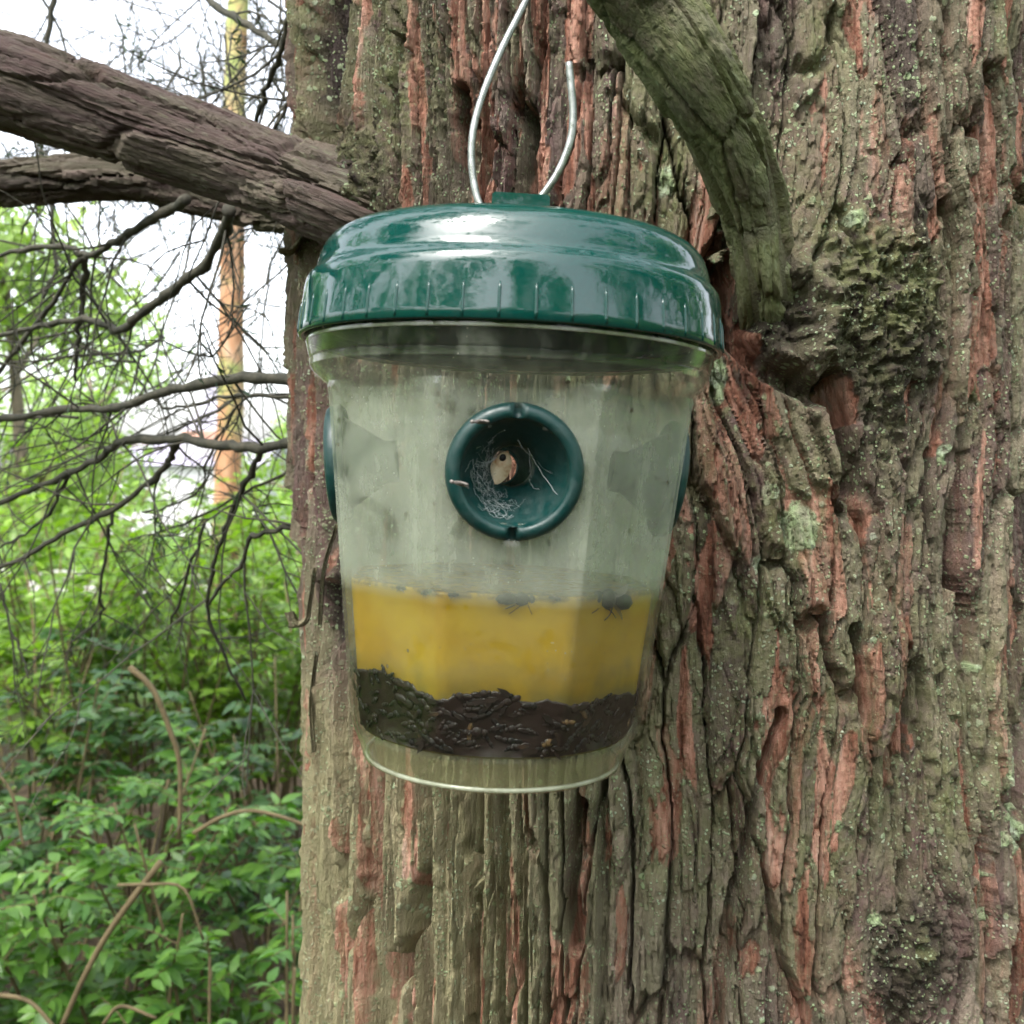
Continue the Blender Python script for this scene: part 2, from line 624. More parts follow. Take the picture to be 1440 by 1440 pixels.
def bark_relief(u, v, wA=0.0185, LA=0.130, amp=1.0, seed=5, warp=1.0):
    """height (m), plate ids, masks for a patch of flaky bark in surface coordinates (metres).
    Stacked torn sheets: a thick plate layer and ever smaller thin flakes lying on it."""
    k = wA / 0.020
    us = u + warp * (0.0065 * fbm(u * 14, v * 9, seed + 40, 3) + 0.0020 * fbm(u * 70, v * 38, seed + 41, 3))
    vs = v + warp * 0.012 * fbm(u * 30, v * 12, seed + 42, 3)
    ju = 0.0011 * fbm(u * 330, v * 120, seed + 46, 3)
    jv = 0.0050 * fbm(u * 240, v * 110, seed + 43, 3)
    eA, iA, jA, dua, dva = cells(us + ju, vs + jv, wA, LA, seed, 2.6)
    rA, rA2, rA3 = h01(iA, jA, seed + 3), h01(iA, jA, seed + 4), h01(iA, jA, seed + 5)
    h = 0.0062 * (rA - 0.4) - 0.0046 * dva * (0.2 + rA2) - 0.003 * dua ** 2
    h = h - 0.0095 * (1 - sstep(0.01, 0.095, eA)) * (0.35 + 0.8 * rA3)
    cover = np.zeros(u.shape)
    tone = 0.55 * rA3
    cu_, cv_, bare = 0 * u, 0 * u, 0 * u
    for n_, (w, L, pres, thick, wt) in enumerate(((0.0125, 0.085, 0.62, 0.0026, 1.0), (0.0085, 0.050, 0.55, 0.0019, 0.8), (0.0060, 0.030, 0.50, 0.0012, 0.5), (0.0034, 0.013, 0.45, 0.0007, 0.3))):
        e, i_, j_, du, dv = cells(us + ju * (0.8 - 0.1 * n_), vs + jv * (0.8 - 0.15 * n_), w * k, L * LA / 0.105, seed + 10 + 10 * n_, 2.7)
        r1, r2 = h01(i_, j_, seed + 13 + n_), h01(i_, j_, seed + 18 + n_)
        on = (r1 < pres) * sstep(0.05, 0.11, e)
        h = h + on * thick * (0.55 + 0.9 * r2 - 0.9 * dv * (1 - r1)) - on * thick * 0.5 * du ** 2
        h = h - (1 - sstep(0.0, 0.055, e)) * thick * 0.55 * sstep(0.25, 0.6, r2 + 0.1 * r1)
        cover = cover + on * wt
        if n_ < 2:
            bare = np.maximum(bare, (h01(i_, j_, seed + 90 + n_) < (0.07, 0.15)[n_]) * sstep(0.04, 0.10, e) * (0.55 + 0.45 * r1))
            cu_, cv_ = cu_ + 0.42 * du * w * k, cv_ + 0.42 * dv * L * LA / 0.105
        tone = tone + 0.22 * wt * (r2 - 0.25)
    f = np.abs(vn(us / 0.038 + 5.3, vs * 2.6, seed + 60))
    fis = (1 - sstep(0.01, 0.085, f)) * sstep(-0.25, 0.2, vn(us * 20, vs * 7, seed + 61))
    h = h - 0.013 * fis
    h = h + 0.0005 * fbm(us * 520, vs * 70, seed + 62, 3) + 0.0006 * fbm(us * 300, vs * 260, seed + 63, 3)
    org = (1 - sstep(0.15, 0.55, cover)) * (0.25 + 0.75 * (rA2 > 0.55)) * sstep(-0.1, 0.25, vn(us * 30, vs * 11, seed + 64) + 0.1)
    lin = (1 - sstep(0.05, 0.22, eA)) * sstep(-0.15, 0.25, vn(us * 26, vs * 9, seed + 65))      # red inner bark on torn plate edges
    org = np.maximum(0.8 * org, 0.42 * lin)
    org = np.maximum(org, bare)
    org = np.maximum(org, 0.9 * sstep(0.30, 0.45, vn(us * 95, vs * 10, seed + 66)) * sstep(0.05, 0.3, vn(us * 12, vs * 5, seed + 67)))
    pid = (iA + 4096) * 65536 + (jA + 4096)
    return h * amp, pid, np.clip(org, 0, 1), np.clip(tone + 0.06, 0, 1), cu_, cv_


# features read off the photograph, as (pixel x, pixel y, half width, half height, strength)
ORANGE = [(1382, 205, 26, 40), (1368, 268, 17, 50), (1312, 370, 15, 42), (1150, 235, 13, 42), (980, 292, 20, 62), (830, 220, 9, 50),
          (1045, 565, 27, 42), (1122, 598, 22, 30), (1175, 565, 14, 42), (1265, 600, 16, 36), (1398, 620, 13, 74), (1055, 757, 15, 30),
          (985, 830, 14, 40), (1240, 790, 14, 30), (1268, 1036, 20, 46), (1085, 1005, 26, 84), (1082, 1135, 14, 60), (1428, 1270, 16, 130),
          (948, 1130, 26, 84), (1140, 980, 10, 62), (1428, 880, 18, 62), (1120, 925, 18, 36), (960, 920, 14, 40), (1132, 1400, 20, 50),
          (852, 1215, 11, 60), (722, 1335, 11, 50), (628, 1170, 9, 60), (1275, 1310, 15, 34), (1355, 1105, 11, 22), (1008, 620, 12, 34),
          (1050, 1390, 8, 40), (690, 30, 14, 50), (905, 280, 10, 55), (1300, 215, 12, 30), (930, 660, 10, 50), (870, 1330, 10, 30), (1410, 330, 10, 80)]
MOSSY = [(1110, 735, 40, 55, 1.0), (935, 250, 20, 40, 1.2), (1240, 400, 80, 60, 1.1), (1390, 60, 30, 60, 0.9), (1150, 60, 30, 60, 0.7), (1170, 320, 40, 40, 0.8),
         (1330, 1130, 30, 60, 0.5), (660, 120, 60, 90, 0.5), (560, 120, 50, 90, 0.6), (1060, 860, 40, 40, 0.7), (1290, 1330, 30, 30, 0.6), (1005, 535, 18, 40, 1.2), (1360, 560, 20, 40, 0.7)]
LICHEN = [(1412, 1085, 13, 24), (1420, 1140, 16, 10), (1424, 1172, 8, 34), (1398, 1180, 8, 14), (1345, 1146, 6, 9), (1385, 1287, 6, 10), (1384, 1232, 5, 8), (1170, 1156, 6, 8), (1062, 792, 8, 12), (1075, 690, 10, 12), (1110, 740, 26, 34), (1008, 532, 13, 36), (935, 250, 14, 30), (1325, 640, 6, 16), (1230, 1292, 10, 8), (1375, 940, 6, 8), (1190, 315, 14, 12)]
CREV = [([(474, -40), (468, 60), (456, 150), (448, 225)], 0.0085, 0.022), ([(436, 480), (446, 600), (458, 700), (470, 790), (462, 880)], 0.007, 0.022),
        ([(490, 1090), (482, 1180), (474, 1260)], 0.0045, 0.018), ([(604, 1105), (596, 1220), (574, 1330), (545, 1400), (538, 1460)], 0.0055, 0.022),
        ([(540, 1370), (536, 1460)], 0.010, 0.018), ([(1150, 540), (1168, 600), (1186, 690)], 0.006, 0.016), ([(1012, 462), (1060, 512), (1128, 560)], 0.006, 0.016),
        ([(1005, 372), (1020, 425), (1040, 452)], 0.008, 0.018), ([(815, 1130), (805, 1240), (812, 1330)], 0.004, 0.012), ([(1360, 570), (1344, 700), (1350, 820)], 0.0035, 0.012),
        ([(1090, 1000), (1050, 1150), (1020, 1300), (1010, 1440)], 0.003, 0.010), ([(560, 60), (552, 160)], 0.004, 0.012), ([(655, 130), (648, 260)], 0.004, 0.013), ([(738, 160), (742, 280)], 0.005, 0.014),
        ([(520, 1130), (508, 1260), (500, 1330)], 0.003, 0.014), ([(650, 1110), (662, 1240)], 0.003, 0.012), ([(1190, 880), (1205, 1010)], 0.003, 0.01), ([(1300, 640), (1310, 820)], 0.003, 0.01)]
HOLLOW = [(450, 560, 24, 130), (455, 740, 22, 130), (464, 80, 26, 150), (448, 890, 18, 80)]
KNOTS = [(1220, 455, 0.042, 0.010), (1095, 450, 0.020, 0.003), (505, 268, 0.034, 0.012), (1275, 1345, 0.026, 0.006)]


def seg_dist(u, v, pts):
    best = np.full(u.shape, 9.0)
    for (a, b) in zip(pts[:-1], pts[1:]):
        d = np.array(b) - np.array(a)
        t = np.clip(((u - a[0]) * d[0] + (v - a[1]) * d[1]) / (d @ d), 0, 1)
        best = np.minimum(best, np.hypot(u - a[0] - t * d[0], v - a[1] - t * d[1]))
    return best


def trunk_surface(th, z, fine=True):
    u = th * TR
    uw, vw = u.copy(), z.copy()
    rough = np.zeros(u.shape)
    bulge = np.zeros(u.shape)
    for (kx, ky, kr, kh) in KNOTS:
        ku, kv, _ = px2uv(kx, ky)
        du, dv = u - ku, z - kv
        r2 = (du ** 2 + (dv * 0.9) ** 2) / kr ** 2
        g = np.exp(-r2)
        uw = uw - 0.55 * du * np.exp(-r2 * 0.40)
        bulge += kh * g
        ring = np.exp(-((np.sqrt(r2) * kr - 0.017) / 0.006) ** 2) * (0.008 if kr < 0.022 else 0)
        bulge += ring
        rough = np.maximum(rough, np.exp(-r2 ** 1.6 * 0.9) * 0.95)
    rough = np.clip(rough, 0, 1)
    # narrower, longer strips towards the left flank
    left = sstep(-0.05, -0.20, u)
    uw = uw + 1.0 * np.minimum(uw + 0.05, 0)
    low_ = sstep(0.02, -0.10, u) * sstep(CAMZ + 0.02, CAMZ - 0.12, z)
    vw = vw - 0.5 * (z - CAMZ - 0.02) * low_
    h, pid, org, tone, cu_, cv_ = bark_relief(uw, vw)
    h = h + sstep(-0.13, -0.24, u) * (0.009 * vn(th * 10, z * 1.6, 95) + 0.0020 * fbm(th * 6, z * 34, 96, 3))
    fine_ = 1 - sstep(0.04, 0.30, np.abs(vn(uw / 0.0058 + 0.5 * fbm(u * 60, z * 14, 208, 2), z * 2.4, 207)))
    h = h - 0.0062 * fine_ * sstep(0.0, -0.12, u)
    groove = 1 - sstep(0.05, 0.24, np.abs(vn(uw / 0.0125 + 0.25 * fbm(u * 40, z * 9, 206, 2), z * 1.5, 205)))
    h = h - 0.0125 * groove * sstep(0.02, -0.06, u) * (0.25 + 0.75 * sstep(CAMZ - 0.06, CAMZ - 0.13, z))
    rg = 0.0055 * fbm(u * 60, z * 75, 201, 5) + 0.0060 * (np.abs(fbm(uw * 190, z * 120, 203, 4)) * 2 - 0.5) + 0.0022 * fbm(u * 420, z * 380, 204, 3)
    h = h * (1 - 0.75 * rough) + rough * rg + bulge
    org = org * (1 - 0.8 * rough)
    moss = 0.32 + 0.65 * fbm(u * 13, z * 8, 210, 3)
    for (mx, my, mw, mh, s) in MOSSY:
        cu, cv, t = px2uv(mx, my)
        k = t / F
        moss = moss + s * np.exp(-(((u - cu) / (mw * k)) ** 2 + ((z - cv) / (mh * k)) ** 2))
    no = 0.55 * fbm(u * 75, z * 40, 220, 4) + 0.25 * fbm(u * 400, z * 160, 221, 2)
    for i, (ox, oy, ow, oh) in enumerate(ORANGE):
        cu, cv, t = px2uv(ox, oy)
        k = t / F
        q = (np.abs((u - cu_ - cu) / (ow * k * stretch(ox, oy))) ** 2.3 + np.abs((z - cv_ - cv) / (oh * k)) ** 2.3) + no
        a = (1 - sstep(0.78, 1.0, q)) * (0.75 + 0.25 * h01(np.array(i), np.array(3), 9))
        org = np.maximum(org, a)
        h = h * (1 - 0.25 * a) - 0.0012 * a
        moss = moss * (1 - 0.6 * a)
    dry = np.ones(u.shape)
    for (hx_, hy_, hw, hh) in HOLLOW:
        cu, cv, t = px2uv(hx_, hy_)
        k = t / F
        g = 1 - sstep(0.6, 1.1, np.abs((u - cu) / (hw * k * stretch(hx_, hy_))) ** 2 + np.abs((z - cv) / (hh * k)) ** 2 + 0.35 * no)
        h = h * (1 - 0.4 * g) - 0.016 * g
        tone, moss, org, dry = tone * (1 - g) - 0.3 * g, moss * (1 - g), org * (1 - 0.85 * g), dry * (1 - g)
    for (pts, w, dep) in CREV:
        P2 = [px2uv(*q)[:2] for q in pts]
        d = seg_dist(u + 0.003 * fbm(u * 90, z * 40, 230, 3), z, P2) / stretch(*pts[1]) ** 0.7
        h = h - 1.35 * dep * (1 - sstep(0.25, 1.15, d / w))
    tan = np.clip(sstep(0.0, -0.10, u) * sstep(CAMZ - 0.08, CAMZ - 0.16, z) * 0.95 + 0.35 * sstep(0.1, 0.5, fbm(u * 30, z * 5, 240, 3)), 0, 1)
    tan = tan * (1 - rough) * dry
    tone = tone * (1 - 0.85 * rough) - 0.28 * rough
    lich = np.zeros(u.shape)
    ln = 0.8 * fbm(u * 240, z * 200, 250, 4)
    for (lx, ly, lw_, lh) in LICHEN:
        cu, cv, t = px2uv(lx, ly)
        k = t / F
        lich = np.maximum(lich, 1 - sstep(0.7, 1.0, ((u - cu) / (lw_ * k * stretch(lx, ly))) ** 2 + ((z - cv) / (lh * k)) ** 2 + ln))
    org = org * (1 - lich)
    r = trunk_base(th, z) + h
    X = AX[0] + r * (np.cos(th) * FD[0] + np.sin(th) * RD[0])
    Y = AX[1] + r * (np.cos(th) * FD[1] + np.sin(th) * RD[1])
    V = np.stack([X, Y, z], -1)
    mask = np.stack([np.clip(org, 0, 1), np.clip(moss, 0, 1), tone, tan], -1)
    return V, h, pid, mask, lich


def split_plates(V, h, pid, mask, nr, nc, wrap, mat, parent, limit, score, stuff_name='bark', attrs=None, plate_name='bark_plate'):
    """cut a relief sheet along its plate borders: each plate one mesh, the small rest one 'stuff' mesh"""
    Vf, hf, pf, mf = V.reshape(-1, 3), h.ravel(), pid.ravel(), mask.reshape(-1, 4)
    Q = grid_quads(nr, nc, wrap)
    top = np.argmax(hf[Q], axis=1)
    fid = pf[Q[np.arange(len(Q)), top]]
    ids, inv, cnt = np.unique(fid, return_inverse=True, return_counts=True)
    sc = np.bincount(inv, weights=score.ravel()[Q[:, 0]], minlength=len(ids))
    order = np.argsort(-sc)
    keep = np.zeros(len(ids), bool)
    keep[order[:limit]] = True
    keep &= sc > 0
    srt = np.argsort(inv, kind='stable')
    bounds = np.concatenate([[0], np.cumsum(cnt)])

    def emit(name, q, kind=None):
        vs, qi = np.unique(q, return_inverse=True)
        at = {'mask': mf[vs]}
        if attrs:
            for k, a in attrs.items():
                at[k] = a[vs]
        return link(name, mesh_np(name, Vf[vs], qi.reshape(-1, 4), at, True, 0.75), mat, parent, kind)
    rest = ~keep[inv]
    ncf = nc if wrap else nc - 1
    for k in np.nonzero(keep)[0]:
        fi = srt[bounds[k]:bounds[k + 1]]
        rr_, cc_ = np.divmod(fi, ncf)
        r0_, c0_ = rr_.min(), cc_.min()
        msk = np.zeros((rr_.max() - r0_ + 3, cc_.max() - c0_ + 3), bool)
        msk[rr_ - r0_ + 1, cc_ - c0_ + 1] = True
        todo, best = msk.copy(), None
        while todo.any():                            # only the largest joined piece is the plate
            cur = np.zeros_like(msk)
            cur[tuple(np.argwhere(todo)[len(np.argwhere(todo)) // 2])] = True
            n0 = 0
            while cur.sum() != n0:
                n0 = cur.sum()
                for _ in range(8):
                    g_ = cur.copy()
                    g_[1:] |= cur[:-1]
                    g_[:-1] |= cur[1:]
                    g_[:, 1:] |= cur[:, :-1]
                    g_[:, :-1] |= cur[:, 1:]
                    cur = g_ & todo
            if best is None or n0 > best.sum():
                best = cur
            todo &= ~cur
            if best.sum() >= todo.sum():
                break
        inb = best[rr_ - r0_ + 1, cc_ - c0_ + 1]
        emit(plate_name, Q[fi[inb]])
        rest[fi[~inb]] = True
    if rest.any():
        emit(stuff_name, Q[rest], 'stuff')


tree = thing('cedar_tree', 'massive tree trunk with flaking grey and rust red bark behind the green trap', 'tree', (AX[0], AX[1], 0))


def rebase(o):
    """parent something built in world coordinates without moving it"""
    o.matrix_parent_inverse = o.parent.matrix_world.inverted() if False else Matrix.Translation(-Vector(o.parent.location))
    return o


# coarse trunk: below, above and behind the detailed sheet
cb = MB()
TH0, TH1 = -1.62, 1.55
Z0, Z1 = 1.09, 1.89


def coarse(th, z):
    r = trunk_base(th, z) + 0.006 * fbm(th * 9, z * 6, 77, 4) + 0.004 * np.abs(vn(th * 24, z * 3, 78)) - 0.006
    return np.stack([AX[0] + r * (np.cos(th) * FD[0] + np.sin(th) * RD[0]), AX[1] + r * (np.cos(th) * FD[1] + np.sin(th) * RD[1]), z], -1)


thc = np.linspace(-PI, PI, 150, endpoint=False)
for (za, zb, nz_) in ((-0.15, Z0 + 0.03, 130), (Z1 - 0.03, 6.0, 260)):
    TT, ZZ = np.meshgrid(thc, np.linspace(za, zb, nz_))
    cb.add(coarse(TT, ZZ).reshape(-1, 3), grid_quads(nz_, len(thc), True))
TT, ZZ = np.meshgrid(np.linspace(TH1 - 0.03, 2 * PI + TH0 + 0.03, 80), np.linspace(Z0, Z1, 110))
cb.add(coarse(TT, ZZ).reshape(-1, 3), grid_quads(110, 80, False))
Vc = np.concatenate(cb.V)
me = mesh_np('trunk', Vc, np.concatenate(cb.Q), {'mask': np.tile(np.array((0.05, 0.5, 0.45, 0.25)), (len(Vc), 1))})
trunk = rebase(link('trunk', me, M['bark'], tree))

NTH, NZ = 1080, 860
th_ = np.linspace(TH0, TH1, NTH)
z_ = np.linspace(Z0, Z1, NZ)
TT, ZZ = np.meshgrid(th_, z_)
V, h, pid, mask, lich = trunk_surface(TT, ZZ)
# how large each spot shows in the photograph (0 outside the frame or facing away)
dv_ = V - np.array((0, 0, CAMZ))
dep = dv_[..., 1]
ix = 720 + F * dv_[..., 0] / dep
iy = 660 - F * dv_[..., 2] / dep
facing = np.clip(np.cos(TT - math.acos(TR / TD) * 0) - TR / TD, 0, 1)
vis = ((ix > -20) & (ix < 1460) & (iy > -20) & (iy < 1460)) * facing
hide = (np.abs(ix - 716) < 225) & (iy > 300) & (iy < 1080)
vis = vis * np.where(hide, 0.05, 1)
V[..., 0] -= 0
split_plates(V, h, pid, mask, NZ, NTH, False, M['bark'], trunk, 300, vis, attrs={'lichen': lich.ravel()})


def bark_tube(name, ctrl, mat, parent, n_s, n_t, wA, LA, amp, seed, moss, tan, orange=1.0, limit=0, tone_mul=1.0, grain=0.18):
    """limb with its own flaking bark; ctrl rows: px, py, depth, diameter px"""
    ctrl = np.asarray(ctrl, float)
    pts = np.array([P(a, b, d) for a, b, d, w in ctrl])
    rad = ctrl[:, 3] * ctrl[:, 2] / F / 2
    path = crom(np.column_stack([pts, rad]), n_s)
    rad = path[:, 3]
    path = path[:, :3]
    L = np.concatenate([[0], np.cumsum(np.linalg.norm(np.diff(path, axis=0), axis=1))])
    T, N, B = frames(path)
    a = np.linspace(0, 2 * PI, n_t, endpoint=False)
    U = a[None, :] * rad.mean() + 0 * L[:, None]
    Vv = np.broadcast_to(L[:, None], U.shape)
    h, pid, org, tone, _, _ = bark_relief(U, Vv, wA, LA, amp, seed, 0.35)
    # close the seam of the pattern where it is least seen
    r = rad[:, None] * (1 + 0.05 * vn(a[None, :] * 1.2 + seed, L[:, None] * 9, seed)) + h
    V = path[:, None] + r[..., None] * (np.cos(a)[None, :, None] * N[:, None] + np.sin(a)[None, :, None] * B[:, None])
    mask = np.stack([org * orange, np.clip(moss + 0.3 * fbm(U * 20, Vv * 12, seed + 70, 3), 0, 1), tone * tone_mul, np.clip(tan * (0.5 + fbm(U * 25, Vv * 6, seed + 71, 3)), 0, 1)], -1)
    flow = np.stack([rad[:, None] * np.cos(a), rad[:, None] * np.sin(a), Vv * grain], -1)
    fl = np.concatenate([flow.reshape(-1, 3), np.ones((n_s * n_t, 1))], 1)
    core = MB()
    tube(core, path[::4], rad[::4] * 0.86, 12)
    Vc = np.concatenate(core.V)
    me = mesh_np(name, Vc, [np.concatenate(core.Q), np.concatenate(core.T)], {'mask': np.tile(np.array((0, 0.3, 0.2, 0.0)), (len(Vc), 1)), 'flow': np.concatenate([Vc, np.ones((len(Vc), 1))], 1)})
    o = rebase(link(name, me, mat, parent))
    # plate visibility: side turned to the camera
    nrm = np.cos(a)[None, :, None] * N[:, None] + np.sin(a)[None, :, None] * B[:, None]
    see = np.clip(-(nrm * (V - np.array((0, 0, CAMZ)))).sum(-1), 0, None)
    ppx = 720 + F * V[..., 0] / V[..., 1]
    ppy = 660 - F * (V[..., 2] - CAMZ) / V[..., 1]
    see = see * ((ppx > 0) & (ppx < 1440) & (ppy > 0) & (ppy < 1440))
    split_plates(V, h, pid, mask, n_s, n_t, True, mat, o, limit, see, attrs={'flow': fl})
    return o, path, rad


BR = {}
BR['left'] = bark_tube('branch', [(-1500, -330, .66, 95), (-900, -150, .62, 115), (-330, 20, .60, 126), (-160, 62, .60, 126), (0, 113, .60, 124), (150, 163, .60, 115), (300, 214, .595, 108), (400, 250, .575, 106), (470, 276, .552, 110), (530, 300, .540, 118), (600, 330, .56, 130)],
                       M['branch_bark'], tree, 700, 150, 0.022, 0.14, 0.50, 31, 0.20, 0.25, 0.35, 60)
BR['left']  [0]['label'] = 'thick grey brown limb reaching out to the left'
BR['low'] = bark_tube('branch', [(-1100, 330, .86, 44), (-600, 292, .82, 52), (-220, 268, .80, 58), (-60, 262, .80, 60), (60, 252, .80, 58), (160, 248, .80, 58), (250, 260, .80, 54), (350, 285, .78, 52), (460, 300, .74, 54)],
                      M['branch_bark'], tree, 400, 80, 0.016, 0.11, 0.6, 47, 0.45, 0.55, 0.2, 20)
BR['right'] = bark_tube('branch', [(1100, 505, .500, 120), (1086, 450, .467, 88), (1076, 390, .440, 76), (1062, 300, .43, 86), (1026, 190, .405, 101), (968, 90, .385, 113), (915, 10, .378, 116), (842, -80, .366, 128), (740, -170, .36, 122), (600, -250, .36, 118)],
                        M['mossy_bark'], tree, 340, 130, 0.020, 0.085, 0.36, 63, 0.70, 0.40, 0.25, 60, tone_mul=1.15, grain=0.5)
BR['right'][0]['label'] = 'green mossy limb curving down from the top'

# thin side branches and twigs (px polylines, depth at both ends, width px at both ends)
THIN = [
    ([(440, 536), (330, 533), (240, 550), (170, 572), (90, 577), (0, 590), (-60, 600)], .72, .95, 19, 9),
    ([(440, 618), (370, 628), (300, 625), (245, 617), (180, 620), (150, 635), (100, 665), (60, 682), (0, 708), (-50, 725)], .74, 1.0, 18, 8),
    ([(246, 620), (238, 645), (215, 675), (160, 715), (100, 745), (40, 780), (-40, 820)], .85, .95, 12, 7),
    ([(368, 632), (350, 670), (330, 710), (310, 760), (297, 810), (292, 860), (318, 930), (345, 985)], .78, .95, 11, 4),
    ([(440, 733), (380, 747), (350, 760), (340, 795), (312, 820), (295, 850)], .76, .85, 10, 5),
    ([(322, 296), (316, 325), (290, 370), (240, 410), (190, 450), (165, 464), (130, 450), (70, 455), (0, 472), (-40, 480)], .68, 1.0, 21, 6),
    ([(262, 280), (225, 302), (170, 335), (125, 357), (80, 346), (0, 358), (-40, 368)], .76, 1.0, 18, 6),
    ([(122, 358), (118, 410), (110, 470), (106, 535)], .92, 1.0, 11, 6),
    ([(116, 362), (62, 440), (0, 520), (-30, 560)], .92, 1.05, 9, 5),
    ([(286, -8), (330, 25), (390, 60), (412, 66), (440, 70)], .95, .74, 12, 12),
    ([(414, -10), (400, 60), (380, 110), (360, 172)], .72, .80, 12, 8),
    ([(436, 92), (412, 135), (384, 185)], .70, .70, 9, 5),
    ([(76, -10), (66, 60), (60, 150), (60, 240), (72, 300), (76, 372), (60, 420)], 1.1, 1.1, 10, 5),
    ([(158, 716), (152, 760), (142, 840), (140, 872), (104, 900), (100, 930)], .95, 1.1, 6, 3),
    ([(100, 665), (62, 730), (0, 770)], .93, 1.0, 7, 4),
    ([(330, 575), (295, 640), (280, 690), (230, 715), (200, 720)], .84, .95, 5, 3),
    ([(300, 560), (240, 575), (215, 560), (190, 530)], .84, .9, 6, 3),
    ([(440, 560), (360, 555), (300, 560)], .74, .84, 7, 6),
    ([(288, 735), (250, 850), (235, 900)], .9, 1.0, 6, 3),
    ([(30, 330), (60, 240), (20, 130)], 1.3, 1.3, 5, 3),
    ([(0, 820), (15, 880), (35, 930), (45, 960)], 1.0, 1.0, 5, 3),
    ([(428, 650), (350, 690), (250, 740), (180, 760)], .8, 1.1, 6, 3),
]
paths = []
for pts, d0, d1, w0, w1 in THIN:
    n = max(12, 5 * len(pts))
    q = crom(np.array(pts), n)
    t = np.linspace(0, 1, n)
    d = d0 + (d1 - d0) * t
    q[1:-1] += rng.normal(0, 1.6, (n - 2, 2))
    path = np.array([P(a, b, c) for (a, b), c in zip(q, d)])
    rad = 0.86 * (w0 + (w1 - w0) * t) * d / F / 2
    rad = rad * (1 + 0.12 * rng.normal(size=n))
    mb = MB()
    tube(mb, path, rad, 8, 0.5)
    o = rebase(mb.build('branch', M['twig'], tree))
    paths.append((o, path, rad))

# twiglets growing on the thin branches, and fine needle-bearing sprays
needle_T = np.array(((0, 0, 0), (0.16, 0.5, 0.0), (0, 1, 0.04), (-0.16, 0.5, 0.0)))


def grow_twig(mb, nb, start, direction, length, r0, depth, needles):
    n = max(5, int(length / 0.025))
    d = direction / np.linalg.norm(direction)
    p_ = start.copy()
    path = [p_.copy()]
    for k in range(n):
        d = d + rng.normal(0, 0.16, 3) * (1, 0.6, 1) + np.array((0, 0, -0.025))
        d /= np.linalg.norm(d)
        p_ = p_ + d * length / n
        path.append(p_.copy())
    path = np.array(path)
    rad = np.linspace(r0, r0 * 0.45, len(path))
    tube(mb, path, rad, 5, 0.5, cap=False)
    if depth > 0:
        for k in range(rng.integers(2, 5)):
            i = rng.integers(1, len(path) - 1)
            dd = (path[i] - path[i - 1]) / np.linalg.norm(path[i] - path[i - 1])
            side = np.cross(dd, rng.normal(size=3))
            side /= np.linalg.norm(side)
            grow_twig(mb, nb, path[i], dd + side * rng.uniform(0.6, 1.3), length * rng.uniform(0.35, 0.6), r0 * 0.6, depth - 1, needles)
    elif needles:
        for i in range(1, len(path)):
            if rng.random() < 0.45:
                continue
            for s in range(2):
                dd = path[i] - path[i - 1]
                dd /= np.linalg.norm(dd)
                x = np.cross(dd, rng.normal(size=3))
                x /= np.linalg.norm(x)
                yv = dd * 0.5 + x * 0.85
                Rm = np.column_stack([np.cross(yv, x), yv, np.cross(np.cross(yv, x), yv)])
                size = rng.uniform(0.007, 0.014)
                nb.add(path[i] + rng.normal(0, 0.003, 3) + (needle_T * size) @ Rm.T, [(0, 1, 2, 3)], None, rng.random())


for o, path, rad in paths:
    mb, nb = MB(), MB()
    L = np.linalg.norm(path[-1] - path[0])
    for k in range(int(3 + L * 13)):
        i = rng.integers(1, len(path) - 1)
        dd = path[i] - path[i - 1]
        dd /= np.linalg.norm(dd)
        side = np.array((rng.normal(0, .7), rng.normal(0, .5), rng.normal(-0.25, 0.8)))
        grow_twig(mb, nb, path[i], dd * 0.6 + side, rng.uniform(0.05, 0.20), min(0.0011, rad[i] * 0.6), 1, rng.random() < 0.25)
    for c_ in (mb.build('twig', M['twig'], o, 'stuff'), ):
        c_.matrix_parent_inverse = Matrix.Identity(4)
    if nb.n:
        nb.build('needles', M['needle'], o, 'stuff').matrix_parent_inverse = Matrix.Identity(4)

# hanging sprays filling the space between the limbs, farther back on this tree
mb, nb = MB(), MB()
for k in range(130):
    x, y = rng.uniform(40, 430), (rng.uniform(-60, 600) if k < 90 else rng.uniform(-100, 230))
    if y > 330 and x < 150 and rng.random() < 0.5:
        continue
    d = rng.uniform(1.0, 1.9)
    up = y < 260
    ang = rng.normal(-PI / 2 if up else -2.4, 0.8)
    grow_twig(mb, nb, P(x, y, d), np.array((math.cos(ang), rng.normal(0, .3), math.sin(ang))), rng.uniform(0.12, 0.42), rng.uniform(0.0010, 0.0019), 2 if up else 1, up and rng.random() < 0.75 or rng.random() < 0.12)
far_tw = rebase(mb.build('twigs', M['twig'], tree, 'stuff'))
rebase(nb.build('needles', M['needle'], tree, 'stuff'))

